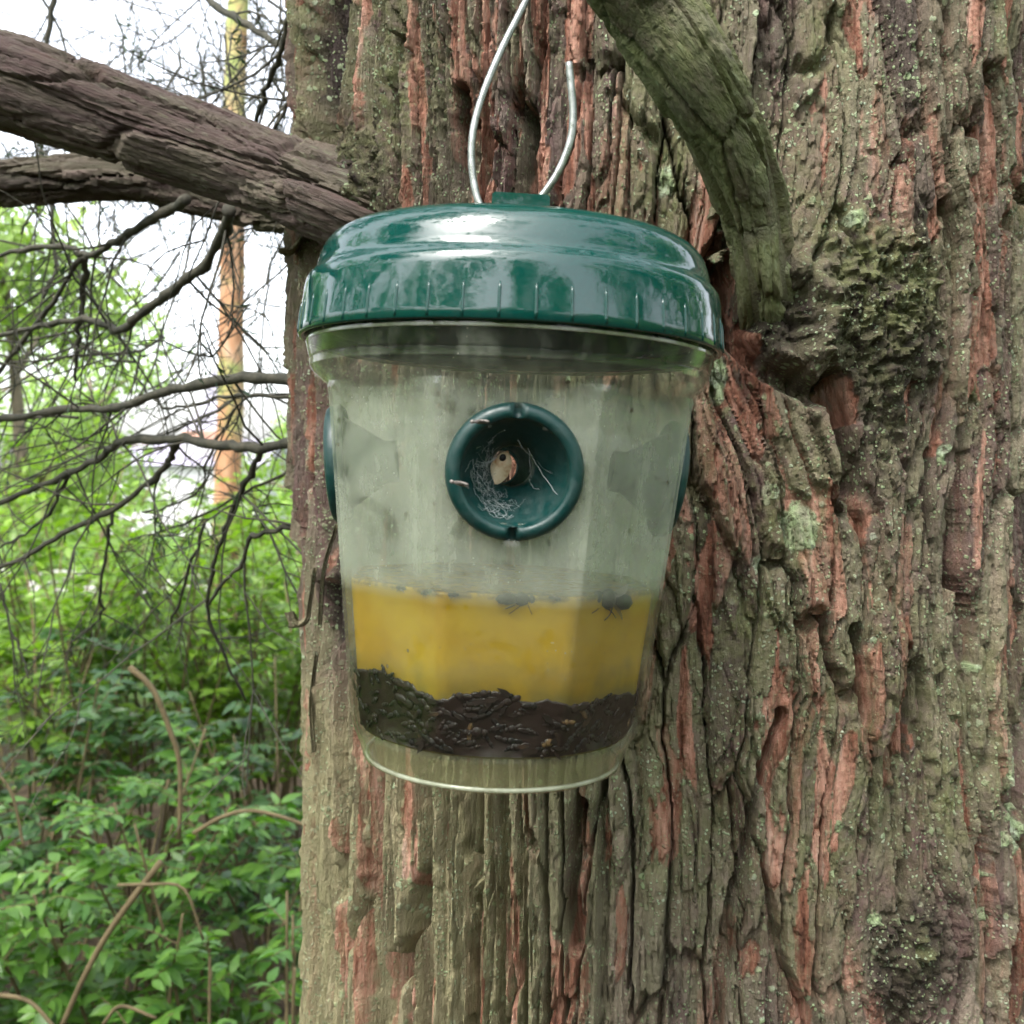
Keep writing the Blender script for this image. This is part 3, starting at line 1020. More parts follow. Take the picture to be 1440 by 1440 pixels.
# loose curls of bark on the left flank
for (pts, w) in (([(440, 800), (432, 850), (428, 872), (412, 880), (402, 862)], 0.010), ([(446, 300), (424, 330), (404, 352), (392, 350)], 0.012), ([(442, 920), (434, 990), (438, 1060)], 0.010), ([(470, 740), (452, 800), (446, 880)], 0.009), ([(1018, 350), (1008, 356), (1012, 366)], 0.006)):
    q = crom(np.array(pts), 18)
    d = px2uv(*pts[0])[2] - 0.004
    path = np.array([P(a, b, d - 0.012 * i / 17) for i, (a, b) in enumerate(q)])
    T, N, B = frames(path)
    wv = 1.5 * w * np.sin(np.linspace(0.5, 2.7, 18)) * (1 + 0.2 * rng.normal(size=18))
    mb = MB()
    rows = []
    for off in (-1, -0.3, 0.4, 1):
        rows.append(path + N * (off * wv / 2)[:, None] * 0.6 + np.array((0, 1, 0)) * (abs(off) * 0.004 + 0.3 * off * wv)[:, None])
    A = np.stack(rows, 1).reshape(-1, 3)
    Bk = A + np.array((0.0015, 0.002, 0))
    nA = len(A)
    q1 = grid_quads(18, 4, False)
    rim = []
    for i in range(17):
        rim += [(i * 4, (i + 1) * 4, (i + 1) * 4 + nA, i * 4 + nA), (i * 4 + 3, i * 4 + 3 + nA, (i + 1) * 4 + 3 + nA, (i + 1) * 4 + 3)]
    Vl = np.vstack([A, Bk])
    me = mesh_np('bark_curl', Vl, np.vstack([q1, q1[:, ::-1] + nA, np.array(rim)]), {'mask': np.tile(np.array((0.1, 0.3, 0.5, 0.6)), (len(Vl), 1))})
    rebase(link('bark_curl', me, M['bark'], tree))

# ------------------------------------------------------------------ leaves
def leaf_template(width=0.42, fold=0.10, curl=0.18):
    t = np.array((0.0, 0.18, 0.42, 0.70, 1.0))
    w = np.array((0.0, 0.78, 1.0, 0.62, 0.0)) * width / 2
    V, Fq, Ft = [(0, 0, 0)], [], []
    for k in (1, 2, 3):
        zc = -curl * t[k] ** 2
        V += [(-w[k], t[k], zc + fold * w[k] * 2), (0, t[k], zc), (w[k], t[k], zc + fold * w[k] * 2)]
    V.append((0, 1, -curl))
    Ft += [(0, 2, 1), (0, 3, 2)]
    for k in (0, 1):
        b = 1 + 3 * k
        Ft += [(b, b + 1, b + 4), (b, b + 4, b + 3), (b + 1, b + 2, b + 5), (b + 1, b + 5, b + 4)]
    Ft += [(7, 8, 10), (8, 9, 10)]
    return np.array(V, float), np.array(Ft)


LT, LF = leaf_template()


def frames_from(y, up):
    """rotation matrices with +Y along y and +Z near up"""
    y = y / np.linalg.norm(y, axis=-1, keepdims=True)
    x = np.cross(y, up)
    x /= np.linalg.norm(x, axis=-1, keepdims=True) + 1e-9
    z = np.cross(x, y)
    return np.stack([x, y, z], -1)


def leaves_mesh(name, pos, R, size, tint):
    n = len(pos)
    V = np.einsum('nij,kj->nki', R, LT) * size[:, None, None] + pos[:, None]
    T = (LF[None] + (np.arange(n) * len(LT))[:, None, None]).reshape(-1, 3)
    return mesh_np(name, V.reshape(-1, 3), T, {'tint': np.repeat(tint, len(LT))})


leaf_meshes = {}


def leaf_mesh(mat, k):
    key = (mat, k)
    if key not in leaf_meshes:
        V, T = leaf_template(0.40 + 0.05 * k, 0.06 + 0.05 * k, 0.1 + 0.12 * k)
        me = mesh_np('leaf', V, T, {'tint': np.full(len(V), 0.25 + 0.2 * k)})
        me.materials.append(M[mat])
        leaf_meshes[key] = me
    return leaf_meshes[key]


def shrub(name, label, base, height, spread, stems, mat, leaf, per_branch=9, branchlets=9, singles=0, group='shrubs growing left of the trunk', cat='shrub', extra_stems=(), low=0.25, droop=0.2):
    base = np.asarray(base, float)
    root = thing(name, label, cat, tuple(base), group)
    pos, dr, up = [], [], []
    tw = MB()
    for s in range(stems):
        a = rng.uniform(0, 2 * PI)
        rr = spread * math.sqrt(rng.uniform(0.05, 1))
        tip = np.array((math.cos(a) * rr, math.sin(a) * rr, height * rng.uniform(0.55, 1.0)))
        b0 = np.array((math.cos(a), math.sin(a), 0)) * spread * rng.uniform(0, .25)
        midp = (b0 + tip) / 2 + np.array((0, 0, height * 0.12)) + rng.normal(0, 0.06 * spread, 3)
        path = crom(np.array((b0, midp, tip)), 14)
        smb = MB()
        tube(smb, path, np.linspace(0.0045, 0.0018, 14) * (0.7 + 0.4 * height), 6, 0.5)
        smb.build('stem', M['stem'], root)
        for b in range(branchlets):
            t = rng.uniform(low, 1)
            i = min(12, int(t * 13))
            o = path[i] + (path[i + 1] - path[i]) * (t * 13 - i if i < 12 else 0.5)
            d = (path[i + 1] - path[i])
            d = d / np.linalg.norm(d)
            side = rng.normal(size=3)
            side[2] = abs(side[2]) * 0.3
            d = d * 0.5 + side / np.linalg.norm(side)
            d /= np.linalg.norm(d)
            L = leaf * per_branch * 0.30
            n = per_branch
            bp = [o]
            for k in range(n):
                d = d + np.array((0, 0, -droop * 0.35)) + rng.normal(0, 0.08, 3)
                d /= np.linalg.norm(d)
                bp.append(bp[-1] + d * L / n)
                x = np.cross(d, (0, 0, 1.0))
                x /= np.linalg.norm(x) + 1e-9
                for sgn in (-1, 1):
                    if rng.random() < 0.12:
                        continue
                    pos.append(bp[-1])
                    dr.append(x * sgn * rng.uniform(0.6, 1.1) + d * rng.uniform(0.3, 0.8) + np.array((0, 0, rng.normal(-0.1, 0.25))))
                    up.append(np.array((0, 0, 1.0)) + rng.normal(0, 0.35, 3))
            tube(tw, np.array(bp), np.linspace(0.0014, 0.0007, len(bp)), 4, 0.5, cap=False)
    pos, dr, up = np.array(pos), np.array(dr), np.array(up)
    R = frames_from(dr, up)
    size = leaf * rng.uniform(0.6, 1.15, len(pos))
    tint = rng.random(len(pos))
    tw.build('twigs', M['stem'], root, 'stuff')
    order = np.arange(len(pos))
    if singles:
        w = pos + base
        dd = w[:, 1]
        ppx, ppy = 720 + F * w[:, 0] / dd, 660 - F * (w[:, 2] - CAMZ) / dd
        inside = (ppx > 0) & (ppx < 440) & (ppy > 700) & (ppy < 1440)
        order = np.argsort(np.where(inside, dd - size * 4, 99))
        ns = min(singles, int(inside.sum()))
        for i in order[:ns]:
            o = link('leaf', leaf_mesh(mat, int(rng.integers(0, 3))), None, root)
            mtx = Matrix(R[i].tolist()).to_4x4()
            o.matrix_local = Matrix.Translation(Vector(pos[i])) @ mtx @ Matrix.Scale(size[i], 4)
        order = order[ns:]
    if len(order):
        link('foliage', leaves_mesh('foliage', pos[order], R[order], size[order], tint[order]), M[mat], root, 'stuff')
    return root


def gpt(px, d):
    """ground point seen in column px at depth d"""
    x = (px - 720) / F * d
    return (x, d, float(ground_h(x, d)))


# near shrubs, lower left
shrub('shrub', 'dark green leafy shrub filling the lower left corner', gpt(60, 1.95), 0.98, 0.46, 17, 'leaf_dark', 0.044, 8, 11, 290)
shrub('shrub', 'dark green shrub with drooping leaf sprays close beside the trunk', gpt(285, 1.85), 0.88, 0.36, 15, 'leaf_dark', 0.042, 8, 11, 290)
shrub('shrub', 'shadowy shrub behind the lower leaves, next to the trunk edge', gpt(400, 2.5), 1.0, 0.45, 13, 'leaf_deep', 0.048, 8, 9, 120)
shrub('shrub', 'shadowy shrub at the left picture edge behind the lower leaves', gpt(30, 2.7), 1.1, 0.55, 13, 'leaf_deep', 0.055, 8, 9, 120)
shrub('sapling', 'small light green seedling at the bottom beside the trunk', gpt(392, 1.5), 0.84, 0.10, 5, 'leaf_lime', 0.036, 5, 5, 120, 'young plants at the foot of the shrubs', 'seedling', low=0.5)
shrub('sapling', 'single pale green shoot at the bottom edge, left of the seedling', gpt(276, 1.5), 0.79, 0.03, 2, 'leaf_lime', 0.032, 4, 5, 60, 'young plants at the foot of the shrubs', 'seedling', low=0.5)
# bright shrubs in the open behind them
brt = [(40, 3.6, 1.52, .75, 'yellow green shrub at far left in the bright middle ground'), (190, 3.3, 1.38, .6, 'yellow green shrub below the forked branch, centre of the bright row'), (330, 3.5, 1.36, .6, 'yellow green shrub in front of the orange trunk base'),
       (420, 3.9, 1.55, .6, 'yellow green shrub touching the big trunk edge'), (110, 5.4, 1.36, .9, 'bright bush behind the yellow green row, left of centre'), (300, 5.8, 1.36, .9, 'bright bush around the foot of the orange trunk'), (410, 6.5, 1.75, .8, 'bright bush rising behind, between orange trunk and big trunk'), (-20, 6.4, 1.75, .9, 'tall bright bush at the left edge behind the row')]
for i, (px, d, hh, sp, lab) in enumerate(brt):
    shrub('shrub', lab, gpt(px, d), hh, sp, 24, 'leaf_bright', 0.055 if d < 5 else 0.075, 7, 9, 100 if d < 5 else 0)

# brown stems lying through the near shrubs
STEMS = [([(182, 938), (215, 970), (240, 1030), (253, 1080), (252, 1180)], 1.62, 9), ([(226, 1212), (160, 1300), (120, 1370), (84, 1450)], 1.55, 11), ([(272, 1172), (310, 1150), (350, 1140), (400, 1150), (446, 1168)], 1.6, 7),
         ([(165, 1245), (205, 1244), (258, 1250), (286, 1322)], 1.5, 5), ([(-10, 1398), (40, 1408), (78, 1446)], 1.5, 7),
         ([(-5, 1085), (18, 1120), (34, 1195)], 1.6, 5), ([(145, 1440), (170, 1415), (220, 1432)], 1.5, 6)]
dead = thing('dead_stem', 'tan bare arching stems threading through the lower left shrubs', 'branch', (-0.6, 1.6, 0.0))
for pts, d, w in STEMS:
    q = crom(np.array(pts), 16)
    mb = MB()
    tube(mb, np.array([P(a, b, d) for a, b in q]), np.linspace(1, 0.7, 16) * w * d / F / 2, 6)
    rebase(mb.build('stem', M['stem'], dead))

# ------------------------------------------------------------------ far trees, pine, church
def crown_leaves(centers, radii, n, leaf, hollow=0.35):
    P_, D_, U_ = [], [], []
    for c_, r_ in zip(centers, radii):
        k = int(n * (r_[0] * r_[2]) / sum(q[0] * q[2] for q in radii))
        v = rng.normal(size=(k, 3))
        v /= np.linalg.norm(v, axis=1)[:, None]
        rr = rng.uniform(hollow, 1, k) ** 0.6
        pt = np.asarray(c_) + v * rr[:, None] * np.asarray(r_)
        keepm = fbm(pt[:, 0] * 1.6 + pt[:, 2], pt[:, 1] * 1.6 + pt[:, 2] * 1.3, 300, 3) > -0.12
        P_.append(pt[keepm])
        D_.append(rng.normal(size=(keepm.sum(), 3)) + (0, 0, -0.3))
        U_.append(v[keepm] + (0, 0, 0.7))
    p_, d_, u_ = map(np.concatenate, (P_, D_, U_))
    return p_, frames_from(d_, u_), leaf * rng.uniform(0.6, 1.2, len(p_)), rng.random(len(p_))


def far_tree(label, px, d, ztop, zlow, rad, n, leaf, mat='leaf_far', trunk_r=0.09):
    b = np.array(gpt(px, d))
    root = thing('deciduous_tree', label, 'tree', tuple(b), 'leafy trees beyond the shrubs')
    mb = MB()
    path = crom(np.array(((0, 0, -0.1), (0.05, 0.02, ztop * .4), (-0.06, 0.0, ztop * 0.85))), 14)
    tube(mb, path, np.linspace(trunk_r, trunk_r * .3, 14), 8)
    mb.build('trunk', M['far_trunk'], root)
    for k in range(5):
        lb = MB()
        i = int(rng.integers(5, 12))
        a = rng.uniform(0, 2 * PI)
        e = path[i] + np.array((math.cos(a), math.sin(a), 0.5)) * rad * 0.7
        tube(lb, crom(np.array((path[i], (path[i] + e) / 2 + (0, 0, .15), e)), 8), np.linspace(trunk_r * .4, trunk_r * .1, 8), 6)
        lb.build('limb', M['far_trunk'], root)
    cs, rs = [], []
    for k in range(9):
        a = rng.uniform(0, 2 * PI)
        z = rng.uniform(zlow, ztop)
        q = rad * rng.uniform(0.15, 0.65)
        r0 = rad * rng.uniform(0.35, 0.6)
        cs.append((math.cos(a) * q, math.sin(a) * q, z))
        rs.append((r0, r0, r0 * 0.75))
    link('crown', leaves_mesh('crown', *crown_leaves(cs, rs, n, leaf)), M[mat], root, 'stuff')


far_tree('pale green leafy tree at the left edge under the big limb', 20, 8.5, 4.0, 1.2, 1.45, 7500, 0.12)
far_tree('rounded light green tree behind the thin branches, left of the church', 135, 14.0, 3.2, 1.0, 1.25, 5000, 0.13)
far_tree('dense green tree farther left, seen through the branches', -20, 16, 6.0, 1.6, 2.6, 7500, 0.18)
far_tree('leafy tree between the orange trunk and the big trunk', 418, 12, 2.1, 0.6, 0.75, 3000, 0.11)

# orange-barked pine
m = NT('pine_bark')
p = m.pos()
nn = m.noise(m.scaled(p, (1, 1, 0.35)), 9, 5, 0.6)
c = m.ramp(nn, [(0.3, (0.22, 0.10, 0.055)), (0.48, (0.33, 0.18, 0.10)), (0.66, (0.36, 0.26, 0.18))])
c = m.mix(m.mapr(m.noise(p, 1.9, 4), 0.50, 0.62), c, (0.22, 0.26, 0.09))
M['pine'] = m.done(m.bsdf(c, 0.85, m.bump(nn, 0.8, 0.03), 0.2))
pd = 7.0
bp, tp = P(308, 830, pd), P(342, -20, pd)
ax = tp - bp
b0 = bp - ax * ((bp[2] + 0.05) / ax[2])
t0 = b0 + ax * (8.5 / ax[2])
pine = thing('pine_tree', 'slender leaning tree with bright orange bark in the background', 'tree', tuple(b0))
n = 60
path = b0 + (t0 - b0) * np.linspace(0, 1, n)[:, None] + np.column_stack([0.03 * np.sin(np.linspace(0, 9, n)), np.zeros(n), np.zeros(n)])
mb = MB()
T, N, B = frames(path)
a = np.linspace(0, 2 * PI, 20, endpoint=False)
rr = np.linspace(0.098, 0.05, n)[:, None] * (1 + 0.10 * fbm(a[None, :] * 2 + 5, np.linspace(0, 30, n)[:, None], 400, 3))
mb.add((path[:, None] + rr[..., None] * (np.cos(a)[None, :, None] * N[:, None] + np.sin(a)[None, :, None] * B[:, None])).reshape(-1, 3), grid_quads(n, 20, True))
rebase(mb.build('trunk', M['pine'], pine))
lv = crown_leaves([np.array((0, 0, z)) + t0 - b0 + (rng.normal(0, .6), rng.normal(0, .6), -2.4) for z in (0.2, .8, 1.4, 2.0, 2.6)], [(1.0, 1.0, .5)] * 5, 2500, 0.12)
link('crown', leaves_mesh('crown', *lv), M['needle'], pine, 'stuff')

# church with a pointed turret, white walls
m = NT('white_render')
pn = m.noise(m.pos(), 1.5, 4)
M['white'] = m.done(m.bsdf(m.ramp(pn, [(0.3, (0.36, 0.35, 0.37)), (0.7, (0.44, 0.43, 0.45))]), 0.8, None, 0.3))
m = NT('roof_slate')
pn = m.noise(m.scaled(m.pos(), (1, 1, 4)), 3, 4)
M['slate'] = m.done(m.bsdf(m.ramp(pn, [(0.3, (0.17, 0.16, 0.20)), (0.7, (0.24, 0.23, 0.28))]), 0.6, None, 0.4))
m = NT('terracotta')
M['terracotta'] = m.done(m.bsdf(m.ramp(m.noise(m.pos(), 2, 3), [(0.3, (0.30, 0.16, 0.12)), (0.7, (0.38, 0.23, 0.18))]), 0.8, None, 0.3))
m = NT('window_glass')
M['glass'] = m.done(m.bsdf((0.05, 0.06, 0.07), 0.08, None, 0.6))
HD = 56.0
hb = np.array(gpt(285, HD))
church = thing('church', 'white walled building with grey roof and pointed turret in the distance', 'building', tuple(hb))


def hx(px):
    return (px - 720) / F * HD - hb[0]


def hz(py):
    return CAMZ + (660 - py) / F * HD - hb[2]


wx0, wx1 = hx(150), hx(372)
eav, rid = hz(652), hz(615)
mb = MB()
box(mb, (wx0, 0, -0.3), (wx1, 6, eav))
mb.build('wall', M['white'], church, smooth=False)
mb = MB()
V8 = [(wx0 - .3, -.35, eav - .12), (wx1 + .3, -.35, eav - .12), (wx1 + .3, 6.35, eav - .12), (wx0 - .3, 6.35, eav - .12), (wx0 - .3, 3, rid), (wx1 + .3, 3, rid)]
mb.add(V8, [(0, 1, 5, 4), (2, 3, 4, 5), (3, 2, 1, 0)], [(3, 0, 4), (1, 2, 5)])
mb.build('roof', M['slate'], church, smooth=False)
for k, xx in enumerate((-3.6, 2.6)):
    wb = MB()
    box(wb, (xx - .45, -.06, eav - 2.0), (xx + .45, -.003, eav - .7))
    wo = wb.build('window', M['glass'], church, smooth=False)
    sb = MB()
    box(sb, (xx - .55, -.12, eav - 2.12), (xx + .55, -.065, eav - 2.003))
    sb.build('sill', M['white'], wo, smooth=False)
tx0, tx1 = hx(252), hx(312)
tm = (tx0 + tx1) / 2 + .25
mb = MB()
box(mb, (tx0, 1, eav + .2), (tx1, 1 + tx1 - tx0, hz(621)))
mb.build('turret', M['white'], church, smooth=False)
mb = MB()
box(mb, (tx0 - .1, .9, hz(621) + .003), (tx1 + .1, 1.1 + tx1 - tx0, hz(605)))
mb.build('turret_band', M['terracotta'], church, smooth=False)
mb = MB()
cy_ = 1 + (tx1 - tx0) / 2
sq = tx1 - tx0
mb.add([(tx0 - .1, .9, hz(605) + .003), (tx1 + .1, .9, hz(605) + .003), (tx1 + .1, 1.1 + sq, hz(605) + .003), (tx0 - .1, 1.1 + sq, hz(605) + .003),
        (tm - .55, cy_ - .4, hz(560)), (tm + .55, cy_ - .4, hz(560)), (tm + .55, cy_ + .4, hz(560)), (tm - .55, cy_ + .4, hz(560)), (tm, cy_, hz(505))],
       [(0, 1, 5, 4), (1, 2, 6, 5), (2, 3, 7, 6), (3, 0, 4, 7), (3, 2, 1, 0)], [(4, 5, 8), (5, 6, 8), (6, 7, 8), (7, 4, 8)])
mb.build('spire', M['slate'], church, smooth=False)

# woods behind the photographer (seen only as reflections) and the crown overhead
cs, rs = [], []
for k in range(80):
    a = rng.uniform(PI * 0.69, PI * 2.18)
    d = rng.uniform(4.5, 9) + (3 if a < PI * 0.85 else 0)
    cs.append((math.cos(a) * d, math.sin(a) * d, rng.uniform(0.3, 6.0)))
    r0 = rng.uniform(0.8, 1.6)
    rs.append((r0, r0, r0))
link('woods', leaves_mesh('woods', *crown_leaves(cs, rs, 26000, 0.38)), M['leaf_dark'], None, 'stuff')
cs = [(-rng.uniform(2.2, 4.2), rng.uniform(-2.5, 1.6), rng.uniform(0.3, 1.7)) for k in range(22)] + [(rng.uniform(1.8, 3.5), rng.uniform(-2.5, -0.3), rng.uniform(0.3, 1.6)) for k in range(10)]
for k in range(30):
    y_ = rng.uniform(1.5, 8)
    cs.append((-0.5 * y_ - rng.uniform(0.95, 4.0), y_, rng.uniform(0.25, 1.1)))
link('undergrowth', leaves_mesh('undergrowth', *crown_leaves(cs, [(0.7, 0.7, 0.55)] * len(cs), 22000, 0.12)), M['leaf_bright'], None, 'stuff')
cs, rs = [], []
for k in range(40):
    a = rng.uniform(0, 2 * PI)
    d = rng.uniform(0.5, 3.4)
    cs.append((AX[0] + math.cos(a) * d, AX[1] + math.sin(a) * d, rng.uniform(3.0, 5.5)))
    r0 = rng.uniform(0.4, 0.8)
    rs.append((r0, r0, r0 * .6))
rebase(link('crown', leaves_mesh('crown', *crown_leaves(cs, rs, 13000, 0.12)), M['needle'], tree, 'stuff'))

# ------------------------------------------------------------------ the trap
exec_trap = True
m = NT('green_plastic')
o_ = m.obj()
wv = m.noise(o_, 55, 3, 0.5)
sc = m.noise(o_, 900, 3, 0.6)
dirt = m.noise(o_, 190, 6, 0.7)
c = m.mix(m.mapr(dirt, 0.52, 0.75, 0, 0.22), (0.001, 0.034, 0.028), (0.05, 0.075, 0.068))
M['lid'] = m.done(m.bsdf(c, m.mapr(dirt, 0.45, 0.75, 0.05, 0.20), m.bump(m.math('ADD', wv, m.math('MULTIPLY', sc, 0.03)), 0.10, 0.004), 0.55))
m = NT('dark_green_plastic')
o_ = m.obj()
dirt = m.noise(o_, 260, 6, 0.7)
c = m.mix(m.mapr(dirt, 0.45, 0.72, 0, 0.3), (0.001, 0.024, 0.022), (0.04, 0.06, 0.056))
M['funnel'] = m.done(m.bsdf(c, m.mapr(dirt, 0.35, 0.7, 0.30, 0.6), m.bump(dirt, 0.15, 0.001), 0.4))

m = NT('clear_plastic')
o_ = m.obj()
z = m.n('ShaderNodeSeparateXYZ', i_0=o_).outputs[2]
str_ = m.noise(m.scaled(o_, (1, 1, 0.25)), 130, 5, 0.65)
cl = m.noise(o_, 38, 5, 0.6, 0.6)
fog = m.math('MULTIPLY', m.mapr(z, 0.034, 0.020, 0.10, 1.0), m.math('MULTIPLY', m.mapr(cl, 0.30, 0.62, 0.17, 0.38), m.mapr(m.noise(o_, 46, 4, 0.55, 1.2), 0.36, 0.43, 0.45, 1.0)))
fog = m.math('MULTIPLY', fog, m.mapr(z, -0.036, -0.042, 1.0, 0.16))
fog = m.math('ADD', fog, m.math('MULTIPLY', m.math('MULTIPLY', m.mapr(str_, 0.50, 0.72), m.mapr(z, -0.040, -0.034)), 0.16))
drop = m.voro(o_, 420)
spk = m.math('MULTIPLY', m.mapr(drop, 0.13, 0.08), m.mapr(m.noise(o_, 70, 2), 0.55, 0.62))
fog = m.math('ADD', fog, m.math('MULTIPLY', spk, 0.35), True)
grime = m.mapr(m.noise(o_, 300, 5, 0.7), 0.60, 0.72)
grime = m.math('MAXIMUM', grime, m.mapr(m.voro(o_, 95), 0.10, 0.08))
foot = m.mapr(z, -0.088, -0.091)
fog = m.math('ADD', fog, m.math('MULTIPLY', foot, m.mapr(cl, 0.3, 0.7, 0.06, 0.20)), True)
flk = m.math('MULTIPLY', m.mapr(m.voro(o_, 95), 0.075, 0.05), m.mapr(m.noise(o_, 33, 2), 0.54, 0.56))
fog = m.math('ADD', m.math('MULTIPLY', fog, m.math('MAXIMUM', m.mapr(z, -0.062, -0.068, 1.0, 0.08), foot)), flk, True)
fc = m.mix(foot, m.mix(grime, (0.54, 0.58, 0.48), (0.14, 0.13, 0.09)), (0.42, 0.38, 0.22))
tr = m.n('ShaderNodeBsdfTransparent', i_0=(0.95, 0.97, 0.94))
df = m.n('ShaderNodeBsdfDiffuse', i_0=fc)
tl = m.n('ShaderNodeBsdfTranslucent', i_0=fc)
haze = m.mixs(0.5, df.outputs[0], tl.outputs[0])
body = m.mixs(fog, tr.outputs[0], haze)
nb_ = m.bump(m.math('ADD', m.noise(o_, 40, 2), m.math('MULTIPLY', str_, 0.12)), 0.25, 0.003)
gl = m.n('ShaderNodeBsdfGlossy', i_0=(1, 1, 1))
gl.inputs['Roughness'].default_value = 0.05
m.put(gl.inputs['Normal'], nb_)
lw = m.n('ShaderNodeLayerWeight')
lw.inputs[0].default_value = 0.5
m.put(lw.inputs['Normal'], nb_)
refl = m.math('ADD', m.math('MULTIPLY', m.math('POWER', lw.outputs['Facing'], 4.0), 0.60), 0.022, True)
M['clear'] = m.done(m.mixs(refl, body, gl.outputs[0]))

m = NT('amber_liquid')
o_ = m.obj()
z = m.n('ShaderNodeSeparateXYZ', i_0=o_).outputs[2]
cl = m.noise(o_, 30, 3)
c = m.mix(m.mapr(cl, 0.35, 0.65), (0.46, 0.26, 0.010), (0.56, 0.36, 0.024))
scum = m.math('MULTIPLY', m.mapr(z, -0.0402, -0.0390), m.mapr(m.noise(o_, 160, 4, 0.7), 0.40, 0.55))
c = m.mix(m.math('MULTIPLY', scum, 0.8), c, (0.10, 0.070, 0.035))
silt = m.mapr(m.math('ADD', z, m.math('MULTIPLY', m.noise(o_, 42, 4), 0.030)), -0.046, -0.058)
c = m.mix(m.math('MULTIPLY', silt, 0.85), c, (0.15, 0.135, 0.06))
df = m.bsdf(c, 0.15, None, 0.5)
tl = m.n('ShaderNodeBsdfTranslucent', i_0=c)
tr = m.n('ShaderNodeBsdfTransparent', i_0=(0.8, 0.55, 0.12))
M['liquid'] = m.done(m.mixs(0.12, m.mixs(0.4, df, tl.outputs[0]), tr.outputs[0]))

m = NT('sludge')
o_ = m.obj()
n1 = m.noise(o_, 260, 6, 0.75)
n2 = m.voro(o_, 420)
c = m.ramp(n1, [(0.3, (0.002, 0.001, 0.001)), (0.55, (0.005, 0.0025, 0.0025)), (0.75, (0.028, 0.014, 0.010))])
M['sludge'] = m.done(m.bsdf(c, 0.6, m.bump(m.math('ADD', n1, n2), 0.9, 0.002), 0.12))
m = NT('insect_shell')
o_ = m.obj()
tint = m.n('ShaderNodeAttribute', attribute_name='tint').outputs['Fac']
c = m.ramp(m.math('ADD', m.math('MULTIPLY', tint, 0.8), m.math('MULTIPLY', m.noise(o_, 500, 3), 0.3)), [(0.2, (0.003, 0.002, 0.002)), (0.6, (0.014, 0.007, 0.006)), (0.85, (0.09, 0.05, 0.022)), (1.0, (0.22, 0.15, 0.09))])
M['insect'] = m.done(m.bsdf(c, 0.42, None, 0.25))
m = NT('insect_wing')
M['moth'] = None
M['wing'] = m.done(m.mixs(0.45, m.bsdf((0.25, 0.22, 0.20), 0.3, None, 0.6), m.n('ShaderNodeBsdfTransparent').outputs[0]))
m = NT('moth_dust')
M['moth'] = m.done(m.bsdf(m.ramp(m.noise(m.obj(), 900, 3), [(0.35, (0.07, 0.06, 0.055)), (0.65, (0.20, 0.18, 0.165))]), 0.8, None, 0.2))
m = NT('galvanised_wire')
o_ = m.obj()
nn = m.noise(o_, 350, 5, 0.6)
c = m.ramp(nn, [(0.3, (0.16, 0.17, 0.15)), (0.7, (0.30, 0.31, 0.30))])
M['wire'] = m.done(m.bsdf(c, m.mapr(nn, 0.3, 0.7, 0.22, 0.45), m.bump(nn, 0.15, 0.0005), 0.5, Metallic=0.85))
m = NT('web_silk')
M['silk'] = m.done(m.mixs(0.45, m.bsdf((0.36, 0.38, 0.38), 0.5, None, 0.4), m.n('ShaderNodeBsdfTransparent').outputs[0]))
m = NT('dry_husk')
nn = m.noise(m.obj(), 240, 4, 0.6)
M['husk'] = m.done(m.bsdf(m.ramp(nn, [(0.35, (0.34, 0.17, 0.08)), (0.5, (0.52, 0.40, 0.27)), (0.7, (0.62, 0.52, 0.38))]), 0.7, m.bump(nn, 0.4, 0.001), 0.3))

TRAP = (-0.0024, 0.36, CAMZ)
TILT = math.radians(2.6)
SPIN = math.radians(3.3)
trap = thing('insect_trap', 'green lidded clear plastic insect trap hanging on a wire before the trunk', 'insect trap', TRAP)
trap.rotation_euler = (0, TILT, SPIN)
trap_m = Matrix.Translation(TRAP) @ Euler((0, TILT, SPIN)).to_matrix().to_4x4()


def with_trap(o):
    """things inside or on the trap share its place and tilt without being its parts"""
    o.location = TRAP
    o.rotation_euler = (0, TILT, SPIN)
    return o


# lid: skirt, step and domed cap, hollow below
prof = [(0.0700, 0.0440), (0.0708, 0.0416), (0.0722, 0.0414), (0.0727, 0.0420), (0.0725, 0.0450), (0.0718, 0.0520), (0.0712, 0.0575), (0.0706, 0.0602), (0.0697, 0.0616), (0.0685, 0.0628), (0.0676, 0.0640),
        (0.0671, 0.0660), (0.0663, 0.0690), (0.0650, 0.0720), (0.0630, 0.0746), (0.0600, 0.0766), (0.0560, 0.0776), (0.0500, 0.0780), (0.0300, 0.0783), (0.0120, 0.0783), (0.0005, 0.0783),
        (0.0005, 0.0763), (0.0300, 0.0763), (0.0560, 0.0758), (0.0610, 0.0735), (0.0632, 0.0690), (0.0634, 0.0600), (0.0638, 0.0480), (0.0640, 0.0455), (0.0652, 0.0452), (0.0655, 0.0470), (0.0658, 0.0560), (0.0690, 0.0570), (0.0700, 0.0550)]
mb = MB()
lathe(mb, prof, 160, closed=True)
lid = mb.build('lid', M['lid'], trap)
# grip ribs on the skirt
rib_me = None
for k in range(44):
    a = 2 * PI * k / 44 + 0.04
    if rib_me is None:
        rb = MB()
        zz = np.linspace(0.0422, 0.0522, 7)
        rad = np.array((0.9, 1, 1, 1, 1, 0.9, 0.35)) * 0.00055
        tube(rb, np.column_stack([np.interp(zz, (0.042, 0.0575), (0.0726, 0.0712)), np.zeros(7), zz]), rad, 8)
        o = rb.build('rib', M['lid'], lid)
        rib_me = o.data
    else:
        o = link('rib', rib_me, None, lid)
    o.rotation_euler = (0, 0, a)
    o.scale = (1, 1, 1)
